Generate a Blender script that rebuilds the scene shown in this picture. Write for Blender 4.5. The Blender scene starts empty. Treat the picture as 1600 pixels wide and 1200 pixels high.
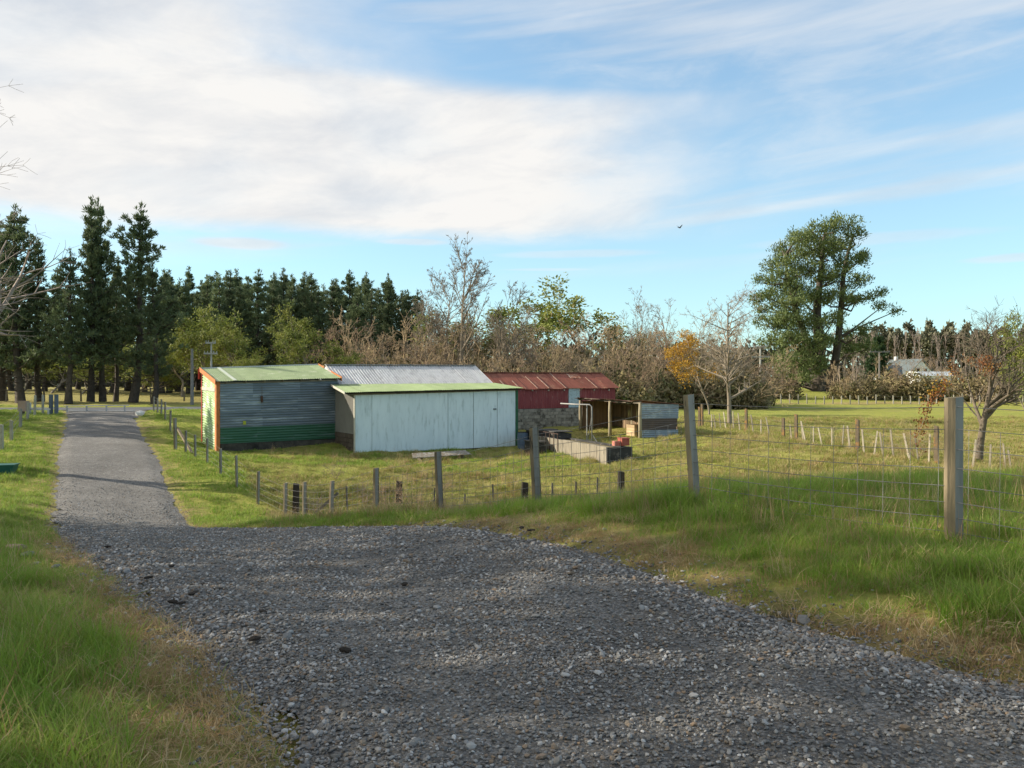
import bpy, math, random
import numpy as np
from mathutils import Vector
R = math.radians
scene = bpy.context.scene
# ------------------------------------------------------------------ camera, sky, sun, exposure
cam_d = bpy.data.cameras.new('camera'); cam = bpy.data.objects.new('camera', cam_d)
scene.collection.objects.link(cam); scene.camera = cam
cam_d.sensor_width = 36; cam_d.lens = 36*1256/1600; cam_d.clip_start = .05; cam_d.clip_end = 5000
cam.location = (0, 0, 0); cam.rotation_euler = (R(90), 0, 0)
SUN_EL = R(25); SUN_AZ = math.atan2(-.985, .14)
TOSUN = Vector((math.sin(SUN_AZ)*math.cos(SUN_EL), math.cos(SUN_AZ)*math.cos(SUN_EL), math.sin(SUN_EL)))
world = bpy.data.worlds.new('World'); scene.world = world; world.use_nodes = True

def build_world():
    nt = world.node_tree; N = nt.nodes; L = nt.links; N.clear()
    def m(op, a, b=None, c=None):
        n = N.new('ShaderNodeMath'); n.operation = op
        for i, v in enumerate((a, b, c)):
            if v is None: continue
            if isinstance(v, (int, float)): n.inputs[i].default_value = v
            else: L.new(v, n.inputs[i])
        return n.outputs[0]
    def sstep(v, a, b):
        n = N.new('ShaderNodeMapRange'); n.interpolation_type = 'SMOOTHSTEP'
        n.inputs['From Min'].default_value = a; n.inputs['From Max'].default_value = b
        L.new(v, n.inputs['Value']); return n.outputs[0]
    def comb(x, y, z):
        n = N.new('ShaderNodeCombineXYZ')
        for i, v in enumerate((x, y, z)):
            if isinstance(v, (int, float)): n.inputs[i].default_value = v
            else: L.new(v, n.inputs[i])
        return n.outputs[0]
    def noise(vec, scale, detail=6, rough=.55, dist=0):
        n = N.new('ShaderNodeTexNoise'); n.inputs['Scale'].default_value = scale
        n.inputs['Detail'].default_value = detail; n.inputs['Roughness'].default_value = rough
        n.inputs['Distortion'].default_value = dist; L.new(vec, n.inputs['Vector']); return n.outputs[0]
    tc = N.new('ShaderNodeTexCoord'); sp = N.new('ShaderNodeSeparateXYZ'); L.new(tc.outputs['Generated'], sp.inputs[0])
    x, y, z = sp.outputs
    sky = N.new('ShaderNodeTexSky'); sky.sky_type = 'NISHITA'; sky.sun_disc = False
    sky.sun_elevation = SUN_EL; sky.sun_rotation = SUN_AZ; sky.air_density = 1.0; sky.dust_density = .35; sky.ozone_density = 1.2
    # long streaks, tilted a little: coordinates stretched along the horizon
    zt = m('ADD', z, m('MULTIPLY', x, -.10))
    v1 = comb(m('MULTIPLY', x, 1.5), m('MULTIPLY', y, 1.5), m('MULTIPLY', zt, 4.6))
    n1 = noise(v1, 1.7, 9, .55, .3); n2 = noise(v1, 4.2, 9, .62, .35)
    v3 = comb(m('MULTIPLY', x, 1.2), m('MULTIPLY', y, 1.2), m('MULTIPLY', zt, 14)); n3 = noise(v3, 1.6, 6, .5, .2)
    # the main bank of cloud, left of the view and high up
    hole = m('MULTIPLY', m('MULTIPLY', sstep(z, .325, .365), sstep(z, .50, .43)), .30)
    edge = m('SUBTRACT', m('SUBTRACT', .17, x), hole)
    edge = m('ADD', edge, m('MULTIPLY', m('SUBTRACT', n1, .5), .5))
    low = m('ADD', z, m('MULTIPLY', m('SUBTRACT', n2, .5), .035))
    bank = m('MULTIPLY', sstep(edge, -.14, .20), sstep(low, .163, .196))
    bank = m('MULTIPLY', bank, m('ADD', .90, m('MULTIPLY', sstep(n1, .36, .58), .1)))
    # thin streaks
    thin = m('MULTIPLY', m('MULTIPLY', sstep(n3, .45, .72), sstep(z, .10, .20)), .55)
    veil = m('MULTIPLY', m('MULTIPLY', sstep(m('ADD', m('MULTIPLY', n1, .5), m('MULTIPLY', n2, .5)), .42, .70), sstep(z, .14, .27)), .46)
    mask = m('MAXIMUM', bank, m('MAXIMUM', thin, veil))
    # small lens clouds low over the trees
    def lens(px, py, hw, hh, op):
        u = (px-800)/1256; w = (600-py)/1256; k = 1/math.sqrt(1+u*u+w*w)
        a = m('DIVIDE', m('SUBTRACT', x, u*k), hw/1256*k); b = m('DIVIDE', m('SUBTRACT', z, w*k), hh/1256*k)
        b = m('ADD', b, m('MULTIPLY', m('SUBTRACT', n2, .5), 1.2))
        return m('MULTIPLY', sstep(m('ADD', m('MULTIPLY', a, a), m('MULTIPLY', b, b)), 1.0, .1), op)
    for l in ((375, 381, 95, 12, .75), (645, 378, 75, 7, .55), (900, 397, 150, 8, .35), (860, 421, 90, 3, .3), (1590, 403, 80, 8, .45), (1350, 375, 200, 12, .3)):
        mask = m('MAXIMUM', mask, lens(*l))
    ramp = N.new('ShaderNodeValToRGB'); ramp.color_ramp.elements[0].color = (.72, .75, .80, 1); ramp.color_ramp.elements[1].color = (1.0, .985, .96, 1)
    ramp.color_ramp.elements[0].position = .34; ramp.color_ramp.elements[1].position = .56
    L.new(m('ADD', m('MULTIPLY', n2, .55), m('MULTIPLY', n1, .45)), ramp.inputs[0])
    cs = N.new('ShaderNodeMixRGB'); cs.blend_type = 'MULTIPLY'; cs.inputs[0].default_value = 1
    L.new(ramp.outputs[0], cs.inputs[1]); cs.inputs[2].default_value = (CLOUD, CLOUD, CLOUD, 1)
    den = N.new('ShaderNodeVectorMath'); den.operation = 'MULTIPLY_ADD'; den.inputs[1].default_value = (.27, .135, .115); den.inputs[2].default_value = (1, 1, 1); L.new(sky.outputs[0], den.inputs[0])
    soft = N.new('ShaderNodeVectorMath'); soft.operation = 'DIVIDE'; L.new(sky.outputs[0], soft.inputs[0]); L.new(den.outputs[0], soft.inputs[1])
    mx = N.new('ShaderNodeMixRGB'); L.new(mask, mx.inputs[0]); L.new(soft.outputs[0], mx.inputs[1]); L.new(cs.outputs[0], mx.inputs[2])
    bg = N.new('ShaderNodeBackground'); bg.inputs[1].default_value = SKY_STRENGTH; L.new(mx.outputs[0], bg.inputs[0])
    out = N.new('ShaderNodeOutputWorld'); L.new(bg.outputs[0], out.inputs[0])
SKY_STRENGTH = .12; CLOUD = 2.9
build_world()
sun_d = bpy.data.lights.new('sun', 'SUN'); sun = bpy.data.objects.new('sun', sun_d); scene.collection.objects.link(sun)
sun_d.energy = 3.0; sun_d.angle = R(.6); sun_d.color = (1, .90, .74); sun.rotation_euler = TOSUN.to_track_quat('Z', 'Y').to_euler()
vs = scene.view_settings; vs.view_transform = 'Standard'; vs.look = 'None'; vs.gamma = 1; vs.exposure = 1.45; vs.use_curve_mapping = False
scene.cycles.max_bounces = 5; scene.cycles.diffuse_bounces = 3; scene.cycles.glossy_bounces = 2; scene.cycles.transmission_bounces = 2
scene.cycles.transparent_max_bounces = 4; scene.cycles.use_denoising = True

# ------------------------------------------------------------------ helpers
COL = scene.collection
def tag(o, label=None, cat=None, group=None, kind=None):
    if label: o['label'] = label
    if cat: o['category'] = cat
    if group: o['group'] = group
    if kind: o['kind'] = kind
    return o
def thing(name, label, cat, loc=(0, 0, 0), rotz=0, group=None):
    o = bpy.data.objects.new(name, None); COL.objects.link(o); o.location = loc; o.rotation_euler = (0, 0, rotz)
    o.empty_display_size = .2
    return tag(o, label, cat, group)
def obj(name, me, mat=None, parent=None, loc=None, rot=None, scale=None):
    o = bpy.data.objects.new(name, me); COL.objects.link(o)
    if mat is not None and len(me.materials) == 0: me.materials.append(mat)
    if parent: o.parent = parent
    if loc is not None: o.location = loc
    if rot is not None: o.rotation_euler = rot
    if scale is not None: o.scale = scale if hasattr(scale, '__len__') else (scale,)*3
    return o
def npmesh(name, V, F, smooth=False):
    V = np.asarray(V, dtype=np.float32).reshape(-1, 3); F = np.asarray(F, dtype=np.int32); k = F.shape[1]
    me = bpy.data.meshes.new(name); me.vertices.add(len(V)); me.vertices.foreach_set('co', V.ravel())
    me.loops.add(F.size); me.loops.foreach_set('vertex_index', F.ravel())
    me.polygons.add(len(F)); me.polygons.foreach_set('loop_start', np.arange(0, F.size, k, dtype=np.int32))
    if smooth: me.polygons.foreach_set('use_smooth', np.ones(len(F), dtype=bool))
    me.update(calc_edges=True); return me
class MB:
    def __init__(s): s.v = []; s.f = []
    def hexa(s, P):
        b = len(s.v); s.v += [tuple(p) for p in P]
        s.f += [tuple(b+i for i in q) for q in ((0, 3, 2, 1), (4, 5, 6, 7), (0, 1, 5, 4), (1, 2, 6, 5), (2, 3, 7, 6), (3, 0, 4, 7))]
        return s
    def box(s, x0, y0, z0, x1, y1, z1):
        return s.hexa([(x0, y0, z0), (x1, y0, z0), (x1, y1, z0), (x0, y1, z0), (x0, y0, z1), (x1, y0, z1), (x1, y1, z1), (x0, y1, z1)])
    def beam(s, a, b, w, h, up=(0, 0, 1)):
        a = Vector(a); b = Vector(b); d = (b-a).normalized(); u = Vector(up)
        if abs(d.dot(u)) > .98: u = Vector((1, 0, 0))
        sx = d.cross(u).normalized()*w/2; sy = sx.cross(d).normalized()*h/2
        return s.hexa([a-sx-sy, a+sx-sy, a+sx+sy, a-sx+sy, b-sx-sy, b+sx-sy, b+sx+sy, b-sx+sy])
    def tube(s, pts, rad, n=6, cap=True):
        pts = [Vector(p) for p in pts]
        if not hasattr(rad, '__len__'): rad = [rad]*len(pts)
        b0 = len(s.v)
        for i, p in enumerate(pts):
            d = (pts[min(i+1, len(pts)-1)]-pts[max(i-1, 0)]).normalized()
            u = Vector((0, 0, 1)) if abs(d.z) < .9 else Vector((1, 0, 0))
            sx = d.cross(u).normalized(); sy = sx.cross(d)
            for k in range(n):
                a = 2*math.pi*k/n; s.v.append(tuple(p+(sx*math.cos(a)+sy*math.sin(a))*rad[i]))
        for i in range(len(pts)-1):
            for k in range(n):
                a = b0+i*n+k; c = b0+i*n+(k+1) % n; s.f.append((a, c, c+n, a+n))
        if cap:
            s.f.append(tuple(b0+k for k in reversed(range(n)))); e = b0+(len(pts)-1)*n; s.f.append(tuple(e+k for k in range(n)))
        return s
    def poly(s, P):
        b = len(s.v); s.v += [tuple(p) for p in P]; s.f.append(tuple(range(b, b+len(P)))); return s
    def prism(s, P, d):
        P = [Vector(p) for p in P]; d = Vector(d); b = len(s.v); n = len(P)
        s.v += [tuple(p) for p in P]+[tuple(p+d) for p in P]
        s.f.append(tuple(range(b, b+n))); s.f.append(tuple(b+n+i for i in reversed(range(n))))
        for i in range(n): j = (i+1) % n; s.f.append((b+i, b+n+i, b+n+j, b+j))
        return s
    def mesh(s, name, smooth=False):
        me = bpy.data.meshes.new(name); me.from_pydata(s.v, [], s.f); me.update()
        if smooth: me.polygons.foreach_set('use_smooth', [True]*len(me.polygons))
        return me
    def build(s, name, mat, parent=None, smooth=False, **k):
        return obj(name, s.mesh(name, smooth), mat, parent, **k)

MATS = {}
def mat(name, c1, c2=None, scale=4., rough=.85, bump=0., bscale=None, c3=None, stretch=(1, 1, 1), rand=0., metal=0., lo=.35, hi=.65, trans=0., spec=.3, detail=6, scale3=None, lo3=.5, hi3=.62):
    if name in MATS: return MATS[name]
    m = bpy.data.materials.new(name); m.use_nodes = True; nt = m.node_tree; N = nt.nodes; L = nt.links
    p = N['Principled BSDF']; p.inputs['Roughness'].default_value = rough; p.inputs['Metallic'].default_value = metal
    p.inputs['Specular IOR Level'].default_value = spec
    tc = N.new('ShaderNodeTexCoord'); mp = N.new('ShaderNodeMapping'); mp.inputs['Scale'].default_value = stretch
    L.new(tc.outputs['Object'], mp.inputs['Vector']); vec = mp.outputs[0]
    oi = N.new('ShaderNodeObjectInfo')
    ad = N.new('ShaderNodeVectorMath'); ad.operation = 'MULTIPLY_ADD'; ad.inputs[1].default_value = (37, 53, 71)
    L.new(oi.outputs['Random'], ad.inputs[0]); L.new(vec, ad.inputs[2]); vec = ad.outputs[0]
    def noise(sc, det=detail):
        n = N.new('ShaderNodeTexNoise'); n.inputs['Scale'].default_value = sc; n.inputs['Detail'].default_value = det
        n.inputs['Roughness'].default_value = .62; L.new(vec, n.inputs['Vector']); return n.outputs[0]
    def rng(v, a, b):
        n = N.new('ShaderNodeMapRange'); n.inputs[1].default_value = a; n.inputs[2].default_value = b; L.new(v, n.inputs[0]); return n.outputs[0]
    def mix(f, a, b):
        n = N.new('ShaderNodeMixRGB'); L.new(f, n.inputs[0])
        for i, v in ((1, a), (2, b)):
            if isinstance(v, tuple): n.inputs[i].default_value = (*v, 1)
            else: L.new(v, n.inputs[i])
        return n.outputs[0]
    c = c1
    if c2: c = mix(rng(noise(scale), lo, hi), c1, c2)
    if c3: c = mix(rng(noise(scale3 or scale*2.7), lo3, hi3), c, c3)
    if rand:
        hs = N.new('ShaderNodeHueSaturation'); r = N.new('ShaderNodeMapRange'); r.inputs[3].default_value = 1-rand; r.inputs[4].default_value = 1+rand
        L.new(oi.outputs['Random'], r.inputs[0]); L.new(r.outputs[0], hs.inputs['Value'])
        if isinstance(c, tuple): hs.inputs['Color'].default_value = (*c, 1)
        else: L.new(c, hs.inputs['Color'])
        c = hs.outputs[0]
    if isinstance(c, tuple): p.inputs['Base Color'].default_value = (*c, 1)
    else: L.new(c, p.inputs['Base Color'])
    if bump:
        b = N.new('ShaderNodeBump'); b.inputs['Strength'].default_value = bump; b.inputs['Distance'].default_value = .02
        L.new(noise(bscale or scale*4), b.inputs['Height']); L.new(b.outputs[0], p.inputs['Normal'])
    if trans:
        t = N.new('ShaderNodeBsdfTranslucent'); ms = N.new('ShaderNodeMixShader'); ms.inputs[0].default_value = trans
        if isinstance(c, tuple): t.inputs[0].default_value = (*c, 1)
        else: L.new(c, t.inputs[0])
        L.new(p.outputs[0], ms.inputs[1]); L.new(t.outputs[0], ms.inputs[2]); L.new(ms.outputs[0], N['Material Output'].inputs['Surface'])
    MATS[name] = m; return m

def vnoise(x, y, s, seed=0):
    x = np.asarray(x, float)/s; y = np.asarray(y, float)/s
    xi = np.floor(x).astype(np.int64); yi = np.floor(y).astype(np.int64); fx = x-xi; fy = y-yi
    fx = fx*fx*(3-2*fx); fy = fy*fy*(3-2*fy)
    def hs(a, b):
        n = (a*374761393+b*668265263+seed*982451653) & 0x7fffffff
        n = ((n ^ (n >> 13))*1274126177) & 0x7fffffff
        return ((n ^ (n >> 16)) & 0xffff)/65535.
    return (hs(xi, yi)*(1-fx)+hs(xi+1, yi)*fx)*(1-fy)+(hs(xi, yi+1)*(1-fx)+hs(xi+1, yi+1)*fx)*fy

# ------------------------------------------------------------------ terrain (eye level is z = 0)
CP = np.array([(0, -8, -1.6), (0, 0, -1.62), (.6, 4.4, -1.62), (-1, 7.5, -1.82), (-3, 10.5, -2.15), (-4.5, 13, -2.52), (-7, 16, -2.98), (-9, 19.3, -3.4), (-12, 24, -3.6),
 (-14.4, 28.9, -3.45), (-17, 34, -2.8), (-24.5, 48, -1.95), (-30, 60, -1.85), (3.76, 6.85, -1.34), (2.1, 9.25, -1.38), (.4, 12.6, -1.98), (-1.37, 15.4, -2.57), (-3.2, 19, -3.25),
 (-4.77, 21, -3.7), (-6.8, 24, -4.1), (-8.2, 26, -3.9), (-10.9, 30, -3.55), (-14.2, 35, -3.05), (8, 11, -1.3), (5, 11.3, -1.42), (14, 12, -1.3), (3, 16, -2.5), (8, 17, -2.25), (15, 18, -2.2),
 (4, 22, -3.35), (0, 24, -3.95), (8, 24, -2.95), (14, 25, -2.75), (16, 27.6, -2.75), (20, 35, -2.62), (13, 36, -2.65), (6, 30, -3.35), (0, 30, -3.8), (-6, 32, -3.7), (-13.9, 38, -3.22),
 (-9, 41, -3.1), (-7.5, 38.5, -3.42), (.3, 43.4, -3.4), (4, 34, -3.4), (7, 42, -2.98), (4, 49, -2.82), (13, 50, -2.66), (20, 60, -2.6), (45, 60, -2.6), (30, 108, -2.5), (65, 110, -2.5),
 (0, 60, -2.4), (0, 85, -2.2), (-15, 45, -2.6), (-20, 58, -1.95), (-45, 60, -1.75), (-32, 72, -1.7), (-60, 95, -1.2), (45, 135, -1.0), (90, 160, -.6), (0, 130, -1.2), (-26, 30, -2.9),
 (-20, 24, -3.1), (-15, 15, -2.55), (-8, 8, -1.85), (-5, 4, -1.55), (-12, 0, -1.6), (10, 2, -1.1), (12, -8, -1.1), (-40, 20, -2.4), (45, 20, -2.2), (70, 50, -2.4), (-70, 50, -1.6)], float)
def _tps(r2): return np.where(r2 > 1e-9, r2*np.log(np.maximum(r2, 1e-9)), 0)
def _fit():
    P = CP[:, :2]/20; n = len(P); d2 = ((P[:, None]-P[None])**2).sum(-1)
    A = np.zeros((n+3, n+3)); A[:n, :n] = _tps(d2)+np.eye(n)*.006; A[:n, n] = 1; A[:n, n+1:] = P; A[n, :n] = 1; A[n+1:, :n] = P.T
    b = np.zeros(n+3); b[:n] = CP[:, 2]; return np.linalg.solve(A, b)
TPS = _fit()
def base_h(x, y):
    x = np.asarray(x, float); y = np.asarray(y, float); P = CP[:, :2]/20; z = TPS[len(P)]+TPS[len(P)+1]*x/20+TPS[len(P)+2]*y/20
    for i in range(len(P)): z = z+TPS[i]*_tps((x/20-P[i, 0])**2+(y/20-P[i, 1])**2)
    r = np.sqrt(x*x+(y-40)**2); w = np.clip((r-75)/70, 0, 1); w = w*w*(3-2*w)
    return np.clip(z, -4.6, .5)*(1-w)+(-1.0)*w
DL = [(-.2, -6), (-.3, 1.5), (-.9, 3.35), (-1.5, 4.4), (-2.0, 5.2), (-2.83, 6.3), (-3.7, 7.6), (-5.3, 10), (-7.2, 13), (-9.4, 16.5), (-11.4, 19.8), (-13, 22.8), (-16.4, 28.9), (-19.2, 34), (-22.9, 41), (-26.6, 48), (-31.5, 56.5)]
DR = [(4.4, -6), (4.1, .5), (3.35, 2.9), (2.55, 4.1), (1.68, 5.5), (1.05, 7.05), (-.08, 9.65), (-1.67, 13.1), (-3.7, 15.6), (-6.4, 18), (-7.9, 20), (-9.1, 22.5), (-12.4, 28.9), (-15, 34), (-18.8, 41), (-22.5, 48), (-26, 57.5)]
def densify(P, n):
    P = np.array(P, float); s = np.r_[0, np.cumsum(np.hypot(*np.diff(P, axis=0).T))]; t = np.linspace(0, len(P)-1, n)
    return np.c_[np.interp(t, np.arange(len(P)), P[:, 0]), np.interp(t, np.arange(len(P)), P[:, 1])]
def smooth(P, k=2):
    for _ in range(k): Q = P.copy(); Q[1:-1] = .25*P[:-2]+.5*P[1:-1]+.25*P[2:]; P = Q
    return P
_DL = smooth(densify(DL, 90), 6); _DR = smooth(densify(DR, 90), 6); DPOLY = np.r_[_DL, _DR[::-1]]
def drive_d(x, y):
    """signed distance to the drive's edge, negative on the gravel"""
    x = np.asarray(x, float); y = np.asarray(y, float); ins = np.zeros(x.shape, bool); dm = np.full(x.shape, 1e9); n = len(DPOLY)
    for i in range(n):
        ax, ay = DPOLY[i]; bx, by = DPOLY[(i+1) % n]
        c = ((ay > y) != (by > y)) & (x < (bx-ax)*(y-ay)/((by-ay) if abs(by-ay) > 1e-9 else 1e-9)+ax); ins ^= c
        l2 = (bx-ax)**2+(by-ay)**2
        if l2 < 1e-12: continue
        t = np.clip(((x-ax)*(bx-ax)+(y-ay)*(by-ay))/l2, 0, 1); dm = np.minimum(dm, np.hypot(x-ax-t*(bx-ax), y-ay-t*(by-ay)))
    return np.where(ins, -dm, dm)
ROADC = smooth(densify([(-160, 20), (-75, 46), (-40, 56.5), (-26, 61), (-12, 68), (-3, 75), (2, 84), (3, 97)], 80), 4)
def road_d(x, y):
    x = np.asarray(x, float); y = np.asarray(y, float); dm = np.full(x.shape, 1e9)
    for i in range(len(ROADC)-1):
        ax, ay = ROADC[i]; bx, by = ROADC[i+1]; l2 = (bx-ax)**2+(by-ay)**2
        t = np.clip(((x-ax)*(bx-ax)+(y-ay)*(by-ay))/l2, 0, 1); dm = np.minimum(dm, np.hypot(x-ax-t*(bx-ax), y-ay-t*(by-ay)))
    return dm-3.0
def bumps(x, y):
    far = np.clip((np.hypot(x, y)-8)/20, 0, 1)
    return (vnoise(x, y, 1.3, 1)-.5)*.11+(vnoise(x, y, .5, 2)-.5)*.05*(1-far)+(vnoise(x, y, 3.7, 3)-.5)*.18+(vnoise(x, y, .75, 5)-.5)*.16*far
def ground_h(x, y, dd=None):
    x = np.asarray(x, float); y = np.asarray(y, float)
    d = np.minimum(drive_d(x, y) if dd is None else dd, road_d(x, y)); k = np.clip((d-.15)/.8, 0, 1)
    return base_h(x, y)+bumps(x, y)*k-.07*np.clip((.22-d)/.4, 0, 1)+.05*np.clip((d-.2)/1.2, 0, 1)
def gz(x, y): return float(ground_h(np.array([x]), np.array([y]))[0])
def at(px, Y): return ((px-800)/1256*Y, Y)

def grid_mesh(name, X, Y, Z, smooth=True):
    n, m = X.shape; V = np.stack([X, Y, Z], -1).reshape(-1, 3); i = np.arange(n*m).reshape(n, m)
    F = np.stack([i[:-1, :-1], i[:-1, 1:], i[1:, 1:], i[1:, :-1]], -1).reshape(-1, 4); return npmesh(name, V, F, smooth)
def build_ground():
    t = np.linspace(-6.6, 6.6, 380); xs = 3*np.sinh(t); s = np.linspace(-1.6, 5.75, 400); ys = 6+6*np.sinh(s)*1.0
    X, Y = np.meshgrid(xs, ys, indexing='xy'); d = drive_d(X.ravel(), Y.ravel()).reshape(X.shape)
    Z = ground_h(X, Y, d); me = grid_mesh('ground', X, Y, Z)
    rd = road_d(X, Y)
    dry = np.clip(1-np.abs(d-.25)/.75, 0, 1)*(vnoise(X, Y, 1.1, 11)*.6+vnoise(X, Y, .35, 12)*.6)*1.15
    dry = np.maximum(dry, np.clip((Y-62)/6, 0, 1)*np.clip((-X-4)/8, 0, 1)*.5*(rd > 1.5))
    dry = np.maximum(dry, np.clip(1-np.abs(Y-(104+.03*X))/4, 0, 1)*(X > 5)*.85)
    dry = np.maximum(dry, np.clip(1-np.abs(Y-82)/1.6, 0, 1)*(X > 5)*.9)
    pad = np.clip((Y-11)/6, 0, 1)*np.clip((X+9)/4, 0, 1)*np.clip((60-Y)/15, .15, 1)
    dry = np.maximum(dry, pad*np.clip(vnoise(X, Y, 2.6, 13)*.75+vnoise(X, Y, .8, 14)*.6-.38, 0, .75))
    lush = np.clip(vnoise(X, Y, 3.3, 15)*.7+vnoise(X, Y, .9, 16)*.5-.1, 0, 1)
    C = np.stack([dry, lush, np.clip(.25-np.abs(d-.05), 0, .25)*4*vnoise(X, Y, .6, 17), np.ones_like(dry)], -1).astype(np.float32)
    a = me.color_attributes.new('gcol', 'FLOAT_COLOR', 'POINT'); a.data.foreach_set('color', C.ravel())
    m = bpy.data.materials.new('grass_ground'); m.use_nodes = True; N = m.node_tree.nodes; L = m.node_tree.links; p = N['Principled BSDF']; p.inputs['Roughness'].default_value = .95; p.inputs['Specular IOR Level'].default_value = .1
    at_ = N.new('ShaderNodeAttribute'); at_.attribute_name = 'gcol'; sp = N.new('ShaderNodeSeparateColor'); L.new(at_.outputs['Color'], sp.inputs[0])
    tc = N.new('ShaderNodeTexCoord')
    def noise(sc, det=6):
        n = N.new('ShaderNodeTexNoise'); n.inputs['Scale'].default_value = sc; n.inputs['Detail'].default_value = det; n.inputs['Roughness'].default_value = .7; L.new(tc.outputs['Object'], n.inputs['Vector']); return n.outputs[0]
    def mix(f, a, b):
        n = N.new('ShaderNodeMixRGB')
        if isinstance(f, float): n.inputs[0].default_value = f
        else: L.new(f, n.inputs[0])
        for i, v in ((1, a), (2, b)):
            if isinstance(v, tuple): n.inputs[i].default_value = (*v, 1)
            else: L.new(v, n.inputs[i])
        return n.outputs[0]
    def rng(v, a, b):
        n = N.new('ShaderNodeMapRange'); n.inputs[1].default_value = a; n.inputs[2].default_value = b; L.new(v, n.inputs[0]); return n.outputs[0]
    c = mix(sp.outputs[1], (.31, .315, .062), (.22, .275, .045)); c = mix(rng(noise(2.2), .4, .68), c, (.34, .31, .085)); c = mix(rng(noise(9), .5, .7), c, (.13, .17, .032))
    c = mix(sp.outputs[0], c, mix(rng(noise(7), .35, .65), (.36, .27, .14), (.26, .18, .085))); c = mix(sp.outputs[2], c, (.09, .07, .05))
    L.new(c, p.inputs['Base Color']); b = N.new('ShaderNodeBump'); b.inputs['Strength'].default_value = .9; b.inputs['Distance'].default_value = .08; L.new(noise(14, 10), b.inputs['Height']); L.new(b.outputs[0], p.inputs['Normal'])
    o = obj('ground', me, m); tag(o, kind='structure')
build_ground()
def gravel_mat(name, cols, sc):
    m = bpy.data.materials.new(name); m.use_nodes = True; N = m.node_tree.nodes; L = m.node_tree.links; p = N['Principled BSDF']; p.inputs['Roughness'].default_value = .85; p.inputs['Specular IOR Level'].default_value = .25
    tc = N.new('ShaderNodeTexCoord'); v = N.new('ShaderNodeTexVoronoi'); v.inputs['Scale'].default_value = sc; L.new(tc.outputs['Object'], v.inputs['Vector'])
    s = N.new('ShaderNodeSeparateColor'); L.new(v.outputs['Color'], s.inputs[0]); r = N.new('ShaderNodeValToRGB'); L.new(s.outputs[0], r.inputs[0])
    r.color_ramp.interpolation = 'CONSTANT'; e = r.color_ramp.elements
    while len(e) < len(cols): e.new(.5)
    for i, c in enumerate(cols): e[i].position = i/len(cols); e[i].color = (*c, 1)
    n = N.new('ShaderNodeTexNoise'); n.inputs['Scale'].default_value = .55; n.inputs['Detail'].default_value = 5; L.new(tc.outputs['Object'], n.inputs['Vector'])
    mr = N.new('ShaderNodeMapRange'); mr.inputs[1].default_value = .3; mr.inputs[2].default_value = .7; mr.inputs[3].default_value = .78; mr.inputs[4].default_value = 1.2; L.new(n.outputs[0], mr.inputs[0])
    n4 = N.new('ShaderNodeTexNoise'); n4.inputs['Scale'].default_value = 5; n4.inputs['Detail'].default_value = 10; n4.inputs['Roughness'].default_value = .8; L.new(tc.outputs['Object'], n4.inputs['Vector'])
    m4 = N.new('ShaderNodeMapRange'); m4.inputs[1].default_value = .3; m4.inputs[2].default_value = .7; m4.inputs[3].default_value = .6; m4.inputs[4].default_value = 1.3; L.new(n4.outputs[0], m4.inputs[0])
    mm = N.new('ShaderNodeMath'); mm.operation = 'MULTIPLY'; L.new(mr.outputs[0], mm.inputs[0]); L.new(m4.outputs[0], mm.inputs[1])
    hs = N.new('ShaderNodeHueSaturation'); L.new(mm.outputs[0], hs.inputs['Value']); L.new(r.outputs[0], hs.inputs['Color']); L.new(hs.outputs[0], p.inputs['Base Color'])
    b = N.new('ShaderNodeBump'); b.inputs['Strength'].default_value = .8; b.inputs['Distance'].default_value = .015; b.invert = True; L.new(v.outputs['Distance'], b.inputs['Height'])
    b2 = N.new('ShaderNodeBump'); b2.inputs['Strength'].default_value = .7; b2.inputs['Distance'].default_value = .05; L.new(n4.outputs[0], b2.inputs['Height']); L.new(b.outputs[0], b2.inputs['Normal']); L.new(b2.outputs[0], p.inputs['Normal'])
    return m
GCOLS = [(0.140, 0.137, 0.129), (0.190, 0.186, 0.177), (0.106, 0.104, 0.099), (0.241, 0.235, 0.224), (0.162, 0.148, 0.129), (0.291, 0.280, 0.269), (0.202, 0.177, 0.146), (0.123, 0.122, 0.120)]
def strip(name, Lp, Rp, m, nacross, zoff, crown=0, jit=0):
    n = len(Lp); t = np.linspace(0, 1, nacross)[None, :]; X = Lp[:, :1]*(1-t)+Rp[:, :1]*t; Y = Lp[:, 1:]*(1-t)+Rp[:, 1:]*t
    if jit:
        w = (np.abs(t-.5)*2)**6; X = X+(vnoise(X, Y, .7, 21)-.5)*jit*w+(vnoise(X, Y, .25, 22)-.5)*jit*.5*w; Y = Y+(vnoise(X, Y, .7, 23)-.5)*jit*w
    e = np.clip(-drive_d(X.ravel(), Y.ravel()).reshape(X.shape)/.45, 0, 1) if jit else np.minimum((1-(2*t-1)**2)*2.2, 1); Z = base_h(X, Y)+zoff+crown*e+(vnoise(X, Y, 1.2, 24)-.5)*.03*(jit > 0)
    return tag(obj(name, grid_mesh(name, X, Y, Z), m), kind='structure')
def resample(P, n):
    s = np.r_[0, np.cumsum(np.hypot(*np.diff(P, axis=0).T))]; t = np.linspace(0, s[-1], n); return np.c_[np.interp(t, s, P[:, 0]), np.interp(t, s, P[:, 1])]
strip('driveway', smooth(densify(DL, 420), 30), smooth(densify(DR, 420), 30), gravel_mat('gravel_surface', GCOLS, 70), 28, -.045, .075, .5)
_n = np.gradient(ROADC, axis=0); _n = np.c_[-_n[:, 1], _n[:, 0]]/np.hypot(_n[:, 0], _n[:, 1])[:, None]
strip('road', ROADC-_n*3, ROADC+_n*3, mat('asphalt', (.085, .09, .10), (.115, .12, .13), 1.5, .8, bump=.3, bscale=60), 8, .0, .05)

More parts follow.
